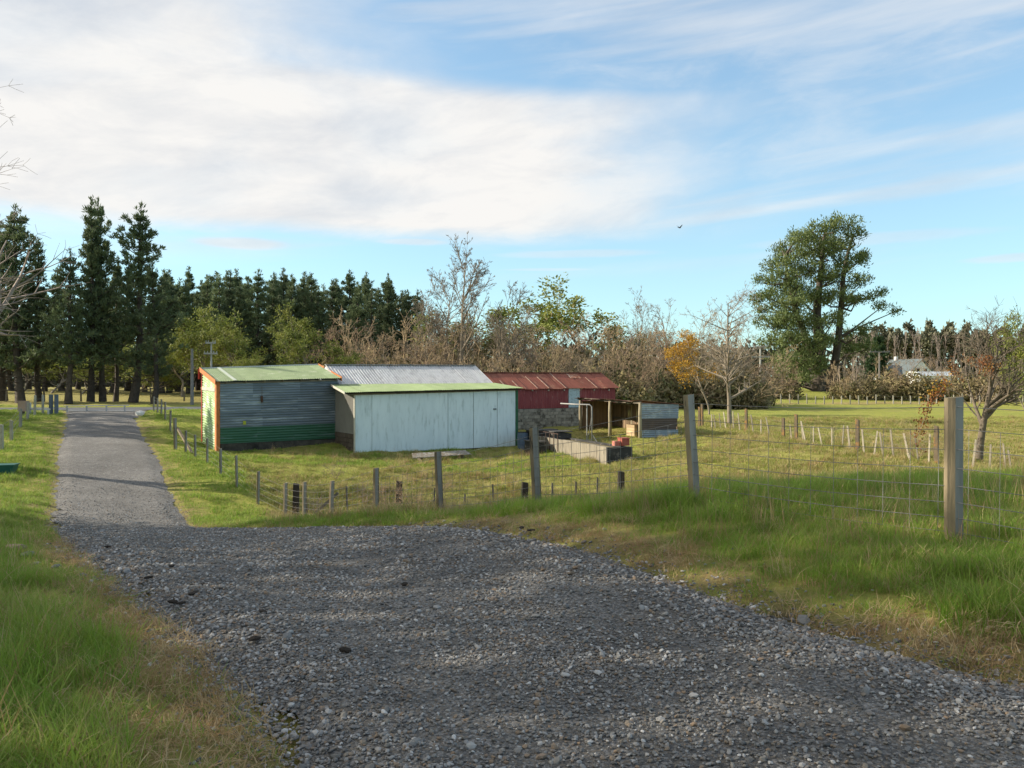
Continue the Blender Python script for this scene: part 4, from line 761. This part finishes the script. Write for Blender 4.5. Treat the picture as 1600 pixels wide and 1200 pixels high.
def bare_tree(seed, H, r0, first, kids, ratio, ang, wob=.16, trop=.06, stems=1, seg=.55, rmin=.008, fork=None, lean=(0, 0), spreadbase=.0):
    rng = np.random.default_rng(seed); S = []; T = []
    def br(p, d, L, r, lev):
        n = max(2, int(L/seg)); st = L/n
        nk = kids[lev] if lev < len(kids) else 0; slots = {}
        for k in range(nk):
            i = int(n*(first if lev == 0 else .2)+rng.random()*n*(1-(first if lev == 0 else .2))); slots.setdefault(min(i, n-1), []).append(k)
        for i in range(n):
            d = nrm(d+rng.normal(0, wob, 3)+np.array([0, 0, trop])); q = p+d*st; ra = max(rmin, r*(1-.8*i/n)); rb = max(rmin*.8, r*(1-.8*(i+1)/n)); S.append([*p, *q, ra, rb])
            for _ in slots.get(i, ()):
                u = rng.normal(0, 1, 3); u = nrm(u-d*np.dot(u, d)); a = ang*rng.uniform(.65, 1.3); cd = nrm(d*math.cos(a)+u*math.sin(a)); br(q, cd, L*ratio*rng.uniform(.55, 1.15)*(1-.45*i/n), min(rb*.75, r*.6), lev+1)
            p = q
        T.append((p, d))
    for s in range(stems):
        a = s*6.28/stems+rng.uniform(-.5, .5); d0 = nrm(np.array([lean[0]+spreadbase*math.cos(a), lean[1]+spreadbase*math.sin(a), 1.])); br(np.array([.15*math.cos(a)*(stems > 1), .15*math.sin(a)*(stems > 1), -.15]), d0, H*rng.uniform(.8, 1.05), r0, 0)
    return S, T
def bt_mesh(S, name, n=4): return tube_mesh(S, n, name)
# brown thickets behind the sheds
SH = []
for s, (H, st, kd) in enumerate(((6.0, 7, (7, 6, 4)), (6.0, 9, (6, 5, 4)), (6.0, 6, (9, 6, 4)), (6.0, 8, (7, 6, 3)))):
    S, T = bare_tree(50+s, H, .07, .15, kd, .5, .75, .17, .03, st, .6, .012, spreadbase=.75); SH.append(bt_mesh(S, 'thicket_stems', 3))
M_tan = mat('tan_twigs', (.33, .245, .15), (.42, .32, .20), .8, .95, rand=.25)
M_bank = mat('thicket_fill', (.21, .175, .085), (.28, .225, .12), .9, 1, rand=.25, c3=(.10, .115, .04), scale3=.7, lo3=.5)
FILL = []
for s in range(3):
    rng = np.random.default_rng(80+s); n = 420; a = rng.uniform(0, 6.28, n); r = np.sqrt(rng.random(n))*2.9; C = np.c_[r*np.cos(a), r*np.sin(a), rng.random(n)*(4.4-r*.9)]; FILL.append(spray(C, np.tile([0, 0, .6], (n, 1)), 6, .5, .2, .8, rng, 'undergrowth', .3))
def nth(i): return (ordn+['thirteenth', 'fourteenth', 'fifteenth', 'sixteenth', 'seventeenth', 'eighteenth', 'nineteenth', 'twentieth', 'twenty-first', 'twenty-second'])[i]
def TL(a, i, n): return '%s brown leafless thicket from the left, %s behind the sheds' % (nth(i), {535: 'tall back row', 560: 'middle row', 620: 'low front row', 985: 'right-hand row'}[a])
k = 0
for (a, b, Y, n, top, jit) in ((535, 1190, 92, 17, 520, 14), (560, 1180, 84, 15, 540, 16), (620, 1000, 78, 9, 562, 10), (985, 1200, 97, 6, 560, 12)):
    for i in range(n):
        px = a+(b-a)*(i+rr.random()*.6)/n; y_ = Y+rr.uniform(-3, 3); tp = top+rr.uniform(-jit, jit)+(14 if px > 1080 else 0); x, y = at(px, y_); g = gz(x, y); H = (600-tp)/1256*y_-g
        plant('bare_thicket', [('stems', SH[k % 4], (M_rbark, M_tan, M_gbark, M_tan)[k % 4]), ('undergrowth', FILL[k % 3], M_bank)], (x, y, g-.1), TL(a, i, n), 'shrub', 'leafless thickets behind the sheds', k*1.3, H/5.6*1.05, H/5.6); k += 1
# leafy trees
def leafy(seed, H, r0, leaf, n, col, ln=.24, w=.13, first=.3, kids=(9, 6, 4), ang=.7, ratio=.52, spread=.8, stems=1, sb=0., wob=.16):
    S, T = bare_tree(seed, H, r0, first, kids, ratio, ang, wob, .04, stems, .6, .012, spreadbase=sb); rng = np.random.default_rng(seed+900); P = np.array([t[0] for t in T]); D = np.array([t[1] for t in T]); k = rng.random(len(P)) < leaf
    return bt_mesh(S, 'limbs', 4), spray(P[k], D[k], n, ln, w, spread, rng, 'foliage', .22)
M_wat = mat('yellow_green_leaves', (.23, .25, .05), (.16, .20, .045), .45, .7, c3=(.31, .30, .07), scale3=.8, lo3=.52, hi3=.7, rand=.18, trans=.25)
M_olive = mat('olive_leaves', (.085, .115, .032), (.125, .15, .042), .45, .7, c3=(.17, .18, .05), scale3=.8, lo3=.52, hi3=.7, rand=.18, trans=.2)
M_dkol = mat('dark_green_leaves', (.04, .07, .022), (.065, .095, .03), .45, .7, c3=(.09, .115, .035), trans=.15)
M_yel = mat('yellow_leaves', (.40, .22, .025), (.30, .15, .02), .8, .7, c3=(.5, .33, .05), rand=.1, trans=.25)
M_rusl = mat('russet_leaves', (.22, .085, .03), (.16, .07, .03), .8, .8, c3=(.35, .17, .03), scale3=2, lo3=.58, trans=.2)
LT = [leafy(s, 8, .16, 1., 10, None, kids=(10, 6, 4)) for s in (31, 32, 33)]
for i, (px, top, Y, m, lab) in enumerate(((335, 492, 80, M_wat, 'yellow-green leafy tree behind the left end of the green shed'), (368, 520, 77, M_wat, 'lower olive-yellow tree beside the utility pole behind the shed'), (418, 482, 84, M_wat, 'rounded yellow-green tree crown standing above its neighbours'), (405, 545, 76, M_olive, 'low dull green tree behind the green shed roof'), (478, 505, 80, M_wat, 'bright yellow-green tree above the right end of the green roof'), (515, 520, 78, M_wat, 'green-yellow tree next to the brown thicket'), (560, 540, 80, M_olive, 'small olive tree at the left edge of the thicket'), (300, 540, 82, M_olive, 'dull green tree between the pines and the pole'),
    (800, 492, 96, M_olive, 'olive evergreen left of the broad dark evergreen crown'), (868, 478, 98, M_olive, 'broad dark evergreen crown left half above the red roof'), (918, 472, 99, M_olive, 'tallest dark evergreen crown above the rusty roof'), (840, 510, 97, M_olive, 'lower evergreen under the broad dark crown'), (1010, 505, 100, M_olive, 'evergreen showing behind a bare tree above the woodshed'), (1060, 545, 101, M_olive, 'dark evergreen between the thicket and the yellow tree'),
    (1640, 492, 103, M_dkol, 'dark green tree at the right edge of the view'), (1600, 572, 92, M_wat, 'bright green bush low at the right edge'))):
    x, y = at(px, Y); g = gz(x, y); k = ((600-top)/1256*Y-g)/8.2; tm, lm = LT[i % 3]; plant('leafy_tree', [('trunk', tm, M_gbark), ('crown', lm, m)], (x, y, g), lab, 'tree', None, i*2.1, k*(1.5 if 790 < px < 930 else .75 if px == 1640 else 1.05), k)
for i, (px, top, Y) in enumerate(((-15, 545, 97), (32, 560, 95), (75, 540, 99), (120, 555, 96), (165, 545, 100), (212, 556, 96), (255, 545, 98), (290, 540, 90), (450, 548, 90), (590, 548, 92))):
    x, y = at(px, Y); g = gz(x, y); k = ((600-top)/1256*Y-g)/7.5; plant('understory_tree', [('trunk', LT[i % 3][0], M_bark), ('crown', LT[i % 3][1], M_olive)], (x, y, g-1.2*k), '%s low dull tree from the left in front of the plantation' % ordn[i], 'tree', 'low trees before the plantation', i*1.3, k*1.9, k)
tm, lm = leafy(35, 8, .12, .85, 9, None, ln=.2, w=.14, kids=(12, 7, 5)); x, y = at(1108, 66); plant('yellow_tree', [('trunk', tm, M_gbark), ('crown', lm, M_yel)], (x, y, gz(x, y)), 'autumn tree with golden yellow leaves left of the lone bare tree', 'tree', None, 0, .70)
# tall bare trees
def bare(name, label, px, Y, top, seed, r0, kids, ratio, ang, mm=M_gbark, **kw):
    x, y = at(px, Y); g = gz(x, y); H = (600-top)/1256*Y-g; S, T = bare_tree(seed, H*.95, r0, kw.pop('first', .25), kids, ratio, ang, **kw); S = np.array(S)
    z = S[:, 5].max(); S[:, :6] *= H/z; nb = S[:, 6] > r0*.3
    t = thing(name, label, 'tree', (x, y, g)); obj('trunk', bt_mesh(S[nb], 'trunk', 7), mm, t); obj('branches', bt_mesh(S[~nb], 'branches', 3), mm, t); return t, T, H/z
bare('bare_tree', 'tallest leafless tree standing behind the grey roof', 722, 84, 366, 61, .22, (26, 9, 7), .44, .62, wob=.035, trop=.03, rmin=.02)
bare('bare_tree', 'slender leafless tree left of the tallest bare one', 690, 86, 400, 62, .19, (22, 9, 7), .48, .62, wob=.045, trop=.04, rmin=.02)
bare('bare_tree', 'leaning leafless tree spreading right behind the grey roof', 756, 82, 440, 63, .18, (20, 10, 7), .55, .65, wob=.06, trop=.02, rmin=.019, lean=(.5, 0))
bare('bare_tree', 'low spreading leafless tree at the end of the plantation', 660, 84, 450, 64, .17, (20, 10, 7), .55, .75, wob=.06, rmin=.019)
bare('bare_tree', 'wide leafless tree above the right end of the red roof', 990, 94, 446, 65, .18, (22, 10, 6), .5, .7, wob=.05, rmin=.014)
bare('bare_tree', 'leafless tree half hidden in the thicket near the yellow tree', 1035, 95, 468, 66, .15, (18, 9, 6), .48, .7, wob=.05, rmin=.014)
t, T, k = bare('lone_bare_tree', 'lone bare tree behind the leaning battens beside the yellow tree', 1140, 52, 438, 67, .16, (44, 9, 6), .42, .95, wob=.022, trop=.012, rmin=.008, first=.2, seg=.4)
t, T, k = bare('russet_tree', 'small wide bare tree with a few russet leaves at right', 1530, 27.6, 462, 68, .14, (20, 9, 7), .60, .85, mm=mat('lichen_bark', (.11, .088, .066), (.17, .14, .10), 6, .95), wob=.05, trop=.03, rmin=.0045, first=.28, seg=.28)
P = np.array([p for p, d in T])*k; D = np.array([d for p, d in T]); rng = np.random.default_rng(5); c = (np.linalg.norm((P-[-1.0, 0, 3.2])/[1.3, 1.9, .62], axis=1) < 1); obj('leaf_cluster', spray(P[c], D[c], 6, .075, .045, .9, rng, 'leaf_cluster', .06), M_rusl, t)
V = []; DD = []
for i in range(46): f = i/45; V.append((-1.15-1.0*f**.7+rng.normal(0, .05), rng.normal(0, .1), 2.7-2.0*f**1.2+rng.normal(0, .08))); DD.append((0, 0, -1))
obj('drooping_branch', MB().tube([(-.1, 0, 1.55), (-.7, 0, 2.3), (-1.2, 0, 2.55), (-1.6, 0, 2.0), (-1.95, 0, 1.3), (-2.15, 0, .75)], [.03, .022, .016, .012, .01, .006], 5).mesh('drooping_branch'), M_gbark, t)
obj('leaf_cluster', spray(V, DD, 7, .09, .055, .7, rng, 'hanging_leaves', .09), M_rusl, t); obj('leaf_cluster', spray(np.array(V[:16])+[0, 0, .1], DD[:16], 5, .09, .06, .9, rng, 'gold_leaves', .16), M_yel, t)
def edge_tree():
    x, y = -22.3, 30; g = gz(x, y); S, T = bare_tree(71, 13, .26, .2, (16, 8, 6), .52, .8, .10, .03, 1, .5, .007, lean=(.12, 0)); S = np.array(S); nb = S[:, 6] > .07
    t = thing('edge_bare_tree', 'bare tree reaching its pale twigs in from the left edge', 'tree', (x, y, g)); m = mat('pink_grey_bark', (.22, .18, .155), (.29, .24, .21), 5, .9); obj('trunk', bt_mesh(S[nb], 'trunk', 7), m, t); obj('branches', bt_mesh(S[~nb], 'branches', 3), m, t)
edge_tree()
def big_pine():
    Y = 130; s = Y/1256; x0, y0 = at(1280, Y); g = gz(x0, y0); base = -g; rng = np.random.default_rng(77); S = []; C = []; D = []
    def q(px, py, dy=0): return np.array([(px-1280)*s, dy, (600-py)*s+base])
    def limb(pts, r0, r1):
        pts = np.array(pts); n = len(pts)
        for i in range(n-1): S.append([*pts[i], *pts[i+1], r0+(r1-r0)*i/(n-1), r0+(r1-r0)*(i+1)/(n-1)])
    main = [q(1278, 612), q(1281, 570), q(1280, 530), q(1276, 490), q(1280, 450), q(1284, 410), q(1288, 365)]; sec = [q(1296, 612), q(1304, 570), q(1310, 530), q(1314, 480), q(1318, 430), q(1326, 390), q(1334, 365)]; lft = [q(1276, 575), q(1262, 535), q(1244, 490), q(1232, 440), q(1226, 400)]
    limb(main, 1.15, .22); limb(sec, .75, .15); limb(lft, .6, .14); AX = [np.array(main), np.array(sec), np.array(lft)]
    blobs = [(1290, 362, 30, 13), (1262, 366, 22, 11), (1318, 372, 20, 10), (1232, 380, 17, 11), (1256, 392, 26, 12), (1292, 392, 26, 14), (1222, 408, 22, 11), (1326, 410, 20, 11), (1345, 402, 9, 15), (1264, 420, 26, 13), (1208, 436, 20, 11), (1236, 446, 24, 13), (1290, 432, 26, 14), (1330, 442, 16, 8), (1198, 462, 18, 10), (1228, 474, 24, 13), (1266, 462, 26, 14), (1186, 482, 12, 8), (1212, 500, 24, 14), (1248, 502, 26, 16), (1284, 502, 22, 14), (1332, 470, 14, 6), (1300, 468, 18, 11), (1288, 536, 18, 10), (1356, 466, 16, 5), (1376, 478, 13, 5), (1391, 486, 8, 4), (1350, 446, 9, 5), (1218, 530, 24, 15), (1254, 536, 24, 18), (1328, 520, 14, 8), (1338, 544, 16, 10), (1232, 560, 26, 16), (1262, 572, 24, 16), (1246, 588, 16, 10), (1220, 582, 10, 8)]
    for (bx, by, rx, ry) in blobs:
        for dy in ((0,) if rx < 14 else (-rng.uniform(1.5, 5), rng.uniform(1.5, 5))):
            c = q(bx+rng.normal(0, 3), by+rng.normal(0, 2), dy); best = None
            for A in AX:
                for p in A:
                    dd = np.linalg.norm((p-c)*[1, 1, 1.2])+(3 if p[2] > c[2]-.5 else 0)
                    if best is None or dd < best[0]: best = (dd, p)
            p = best[1]; m1 = p*.6+c*.4+rng.normal(0, .5, 3)+[0, 0, -.3]; limb([p, m1, c-[0, 0, .4*ry*s]], .2, .06); n = int(rx*ry*.125)+5
            for k in range(n):
                u = nrm(rng.normal(0, 1, 3))*rng.random()**.4; cc = c+u*[rx*s*1.05, rx*s*.9, ry*s*.92]; C.append(cc); D.append(nrm(u*.5+np.array([0, 0, .8])))
                if k % 6 == 0: S.append([*(c-[0, 0, .4*ry*s]), *cc, .06, .03])
    t = thing('big_old_pine', 'huge spreading old pine with dark crown behind the right paddock', 'tree', (x0, y0, g)); obj('trunk', bt_mesh(S, 'trunk', 6), M_bark, t); obj('crown', spray(C, D, 18, .5, .16, .8, rng, 'crown', .34), mat('old_pine_needles', (.10, .135, .045), (.14, .18, .06), .25, .7, c3=(.19, .22, .075), scale3=.45, lo3=.5, hi3=.68, trans=.25), t)
big_pine()
x, y = at(1375, 150); g = gz(x, y); tm, cm = pine_meshes(15, 11, .8, 4.0, 3.0, 14); plant('dense_conifer', [('trunk', tm, M_bark), ('crown', cm, mat('dark_conifer', (.025, .055, .02), (.04, .075, .027), .6, .7))], (x, y, g), 'dense dark green conifer beside the white house', 'tree', None, 0, .95, .95)
for i, (px, Y, top, m, lab) in enumerate(((1220, 116, 572, M_rbark, 'rounded purple-brown leafless bush left of the big pine'), (1322, 114, 580, M_gbark, 'grey-green bush just right of the big pine trunk'), (1352, 112, 574, M_rbark, 'brown bush under the dark conifer'), (1388, 113, 566, M_gbark, 'bushy grey-green shrub below the white house'), (1425, 112, 563, M_rbark, 'purple-brown bush right below the white house'), (1460, 112, 576, M_rbark, 'brown bush behind the drooping russet branch'), (1500, 110, 570, M_gbark, 'bush behind the small russet tree'), (1545, 108, 560, M_rbark, 'brown bush towards the right edge'), (1180, 100, 585, M_gbark, 'low bush right of the lone bare tree'))):
    x, y = at(px, Y); g = gz(x, y); H = (600-top)/1256*Y-g; plant('paddock_bush', [('stems', SH[i % 4], m), ('undergrowth', FILL[i % 3], M_bank)], (x, y, g-.1), lab, 'bush', None, i*1.1, H/5.4*1.05, H/5.4)
# far skyline: gum trees and leafless poplars
GUM = leafy(41, 10, .16, .9, 9, None, ln=.6, w=.35, first=.55, kids=(8, 5, 4), ratio=.36, ang=.6)
M_gum = mat('gum_leaves', (.11, .112, .07), (.15, .145, .09), .4, .8, rand=.2)
for i in range(22): px = 1335+i*15+rr.uniform(-5, 5); Y = 225+rr.uniform(-10, 10); top = 492+rr.uniform(-2, 16)+(10 if px < 1400 else 0); x, y = at(px, Y); g = float(base_h(x, y)); k = ((600-top)/1256*Y-g)/10.2; plant('gum_tree', [('trunk', GUM[0], M_gbark), ('crown', GUM[1], M_gum)], (x, y, g), '%s gum tree from the left on the distant right skyline' % nth(i), 'tree', 'distant gum trees', i*1.9, k*.8, k)
S, T = bare_tree(44, 10, .10, .1, (26, 5, 3), .22, .32, .04, .05, 1, .8, .03); POP = bt_mesh(S, 'poplar', 3); M_pop = mat('poplar_twigs', (.21, .165, .14), (.26, .21, .18), 1, .95, rand=.15)
for i in range(44): px = 1300+i*7.2+rr.uniform(-3, 3); Y = 196+rr.uniform(-8, 8); top = 515+rr.uniform(-6, 12); x, y = at(px, Y); g = float(base_h(x, y)); k = ((600-top)/1256*Y-g)/10.; plant('poplar_tree', [('branches', POP, M_pop)], (x, y, g), 'leafless poplar in the pale distant belt behind the house', 'tree', 'distant leafless poplars', i*1.4, k*.9, k)
def wood_mass():
    rng = np.random.default_rng(9); n = 2600; px = rng.uniform(-300, 1950, n); Y = rng.uniform(235, 300, n); X = (px-800)/1256*Y; C = np.c_[X, Y, rng.random(n)**1.3*(9+5*vnoise(X, Y*0, 25, 5))-1]
    tag(obj('far_wood', spray(C, np.tile([0, 0, .5], (n, 1)), 14, 2.2, 1.2, .9, rng, 'far_wood', 1.6), mat('far_wood', (.05, .055, .03), (.085, .075, .05), .1, .9)), 'distant dark wood along the horizon', 'wood', kind='stuff')
wood_mass()
def add_shade_trees():  # unseen trees added to shade the foreground, thinned to pass some sun
    rng = np.random.default_rng(19); n = 4300; v = rng.random(n)*31-13; zt = 11.6+2.4*vnoise(v, v*0, 2.5, 7); C = np.c_[rng.uniform(-2.6, 2.6, n), v, 1.2+rng.random(n)*(zt-1)]
    t = thing('added_shade_trees', 'added unseen row of fine-leaved trees shading the near drive', 'hedge', (-18.5, 3, -2.2), math.atan2(3.2, 24)); obj('crown', spray(C, np.tile([0, 0, .5], (n, 1)), 9, .42, .17, .9, rng, 'crown', .45), M_pine, t)
    for k in range(8): MB().tube([(0, -11+k*3.7, -1), (.1, -11+k*3.7, 5), (0, -10.8+k*3.7, 11)], [.2, .13, .03], 8).build('trunk', M_bark, t)
add_shade_trees()
for (x, y, H) in ((-38, 46, 15), (-41, 51, 16), (-37.5, 42.5, 12)): g = gz(x, y); plant('pine_tree', [('trunk', PINES[2][0], M_bark), ('crown', PINES[2][1], M_pine)], (x, y, g), 'pine beyond the left edge whose shadow crosses the far drive', 'pine tree', 'pines left of the far drive', x, H/19*1.2, H/19)

# ------------------------------------------------------------------ poles, house, small things
def utility_pole(label, px, Y, top, arms, m, w=.13):
    x, y = at(px, Y); g = gz(x, y); H = (600-top)/1256*Y-g; t = thing('utility_pole', label, 'utility pole', (x, y, g)); MB().tube([(0, 0, -.3), (0, 0, H)], [w*1.2, w*.8], 8).build('pole', m, t)
    for dz, hw in arms:
        a = MB().box(-hw, -.2, H-dz-.07, hw, -.1, H-dz+.07).build('crossarm', m, t)
        for s in (-.9, -.45, .45, .9): MB().tube([(s*hw, -.15, H-dz+.07), (s*hw, -.15, H-dz+.22)], .04, 5).build('insulator', m, a)
ppm = mat('pale_concrete_pole', (.45, .44, .40), (.38, .37, .34), 4, .9); dpm = mat('grey_wood_pole', (.17, .165, .16), (.22, .21, .2), 4, .9)
utility_pole('pale utility pole with two crossarms behind the green shed', 330, 72, 535, ((.05, .45), (1.0, .6)), ppm, .1); utility_pole('grey wooden pole standing at the roadside left of the green shed', 300, 66, 545, (), dpm)
utility_pole('pale utility pole with crossarms left of the big pine', 1188, 105, 541, ((.1, .8), (1.4, 1.2)), ppm); utility_pole('dark utility pole with one crossarm beside the dark conifer', 1374, 118, 549, ((.08, 1.5),), dpm)
def house():
    x, y = at(1422, 185); g = -1.2; t = thing('white_house', 'white gabled farmhouse with grey roof beyond the bushes', 'house', (x, y, g), R(25)); wm = mat('white_wall', (.74, .74, .72), (.66, .66, .64), 2, .8); rm = mat('slate_roof', (.10, .125, .13), (.13, .155, .16), 2, .7)
    MB().prism([(-4, -3, 0), (4, -3, 0), (4, -3, 3.6), (0, -3, 6.6), (-4, -3, 3.6)][:], (0, 8, 0)).build('wall', wm, t)
    for s in (-1, 1): MB().hexa([(s*4.4, -3.3, 3.35), (0, -3.3, 6.75), (0, 5.3, 6.75), (s*4.4, 5.3, 3.35), (s*4.4, -3.3, 3.55), (0, -3.3, 6.95), (0, 5.3, 6.95), (s*4.4, 5.3, 3.55)]).build('roof', rm, t)
    MB().prism([(-8.5, -1.5, 0), (-8.5, 3, 0), (-8.5, 3, 3.2), (-8.5, .75, 5.2), (-8.5, -1.5, 3.2)], (4.4, 0, 0)).build('side_wing', wm, t)
    for s in (-1, 1): MB().hexa([(-8.8, .75+s*2.6, 3.0), (-4.0, .75+s*2.6, 3.0), (-2.5, .75, 5.35), (-8.8, .75, 5.35), (-8.8, .75+s*2.6, 3.2), (-4.0, .75+s*2.6, 3.2), (-2.5, .75, 5.55), (-8.8, .75, 5.55)]).build('wing_roof', rm, t)
    for a in (-1.2, 1.2): f = MB().box(a-.5, -3.06, 3.4, a+.5, -3.005, 4.7).build('window', M_dark, t); MB().box(a-.58, -3.09, 3.3, a+.58, -3.065, 3.4).build('sill', wm, f)
    MB().box(-.3, 3.5, 6.3, .3, 4.1, 7.6).build('chimney', wm, t)
    x, y = at(1452, 168); t = thing('white_outbuilding', 'low white-roofed outbuilding right of the farmhouse', 'outbuilding', (x, y, g), R(10)); MB().box(-3.6, -2, 0, 3.6, 2, 2.9).build('wall', wm, t); MB().prism([(-3.9, -2.3, 2.901), (-3.9, 2.3, 2.901), (-3.9, 1.2, 3.8), (-3.9, -1.2, 3.8)], (7.8, 0, 0)).build('roof', mat('white_roof', (.72, .75, .77), (.65, .68, .7), 3, .6), t)
house()
def bird():
    x, y = at(1062, 60); t = thing('flying_bird', 'small dark bird flying high in the clear sky', 'bird', (x, y, 244/1256*60), R(40)); m = mat('bird_dark', (.03, .03, .03), (.05, .05, .05), 9)
    MB().tube([(-.16, 0, 0), (-.08, 0, 0), (.02, 0, .01), (.1, 0, .02), (.15, 0, .02)], [.01, .035, .045, .03, .008], 7).build('body', m, t)
    for s in (-1, 1): MB().prism([(.06, s*.03, .02), (.07, s*.16, .12), (-.02, s*.28, .2), (-.05, s*.14, .11), (-.06, s*.03, .02)], (0, 0, .008)).build('wing', m, t)
    MB().prism([(-.14, -.02, 0), (-.14, .02, 0), (-.25, .05, 0), (-.25, -.05, 0)], (0, 0, .006)).build('tail', m, t)
bird()
def rock(label, px, Y, s, m, seed, flat=.6):
    x, y = at(px, Y); me = stone_mesh('boulder', random.Random(seed), m); o = obj('boulder', me, None, None, (x, y, gz(x, y)+s*.25), (0, 0, seed), (s, s*.8, s*flat*1.2)); sub = o.modifiers.new('round', 'SUBSURF'); sub.levels = 2; sub.render_levels = 2; tag(o, label, 'rock')
pk = mat('pink_rock', (.27, .17, .14), (.20, .15, .13), 6, .9, bump=.5); gr = mat('grey_rock', (.19, .19, .18), (.13, .13, .125), 6, .9, bump=.5)
rock('pinkish boulder lying in the grass at the left edge', 24, 10.3, .17, pk, 3); rock('flat grey-pink rock beside the pinkish boulder', 42, 9.7, .14, gr, 5, .45); rock('rounded grey stone in the grass left of the drive', 121, 6.05, .065, gr, 8); rock('pale grey rock at the grassy left edge of the gravel', 55, 8.9, .09, gr, 11, .4); rock('small grey rock near the left gravel edge', 88, 8.7, .08, gr, 14, .5)
cl = mat('dark_clod', (.025, .02, .016), (.045, .036, .028), 9, .95, bump=.6)
for i, (px, Y) in enumerate(((168, 11.3), (231, 7.75), (300, 6.85), (318, 7.3), (340, 7.05), (305, 6.9), (270, 6.5), (283, 6.45), (268, 8.6), (410, 6.1), (398, 5.3), (632, 7.0), (540, 5.0), (830, 9.0), (815, 9.3))):
    x, y = at(px, Y); o = obj('earth_clod', stone_mesh('earth_clod', random.Random(i), cl), None, None, (x, y, float(base_h(x, y))+.04), (0, 0, i), (.05, .035, .03)); tag(o, 'small dark clod of earth lying on the gravel', 'clod', 'dark clods on the gravel')
def tub():
    x, y = at(3, 28.6); t = thing('green_tub', 'dark green tub in the grass at the left edge', 'tub', (x, y, gz(x, y)), R(15)); m = mat('green_plastic', (.02, .10, .085), (.03, .13, .11), 5, .4)
    MB().hexa([(-.35, -.25, -.05), (.35, -.25, -.05), (.35, .25, -.05), (-.35, .25, -.05), (-.45, -.32, .28), (.45, -.32, .28), (.45, .32, .28), (-.45, .32, .28)]).build('tub_body', m, t); MB().box(-.48, -.35, .281, .48, .35, .315).build('rim', m, t)
tub()

for i, (px, Y, k, lab) in enumerate(((610, 24.0, .17, 'dead brown weed stalks left of the tall slim fence post'), (655, 24.3, .2, 'dead brown weed clump right of the tall slim fence post'), (500, 23.9, .13, 'low dead weed at the foot of the black corner post'), (570, 26.8, .16, 'dead weed clump in the grass below the white panels'), (690, 29, .13, 'small dead weed in the grass before the white shed'), (1432, 28.6, .17, 'brown dead brush tangled in the leaning battens'), (525, 31.5, .12, 'small dead thistle in the bright grass before the blue wall'))):
    x, y = at(px, Y); plant('dead_weed', [('stems', SH[i % 4], M_rbark)], (x, y, gz(x, y)), lab, 'weed', None, i*1.7, k)
rock('charred stump low in the grass at the right edge', 1592, 16.5, .16, cl, 31, 1.1)
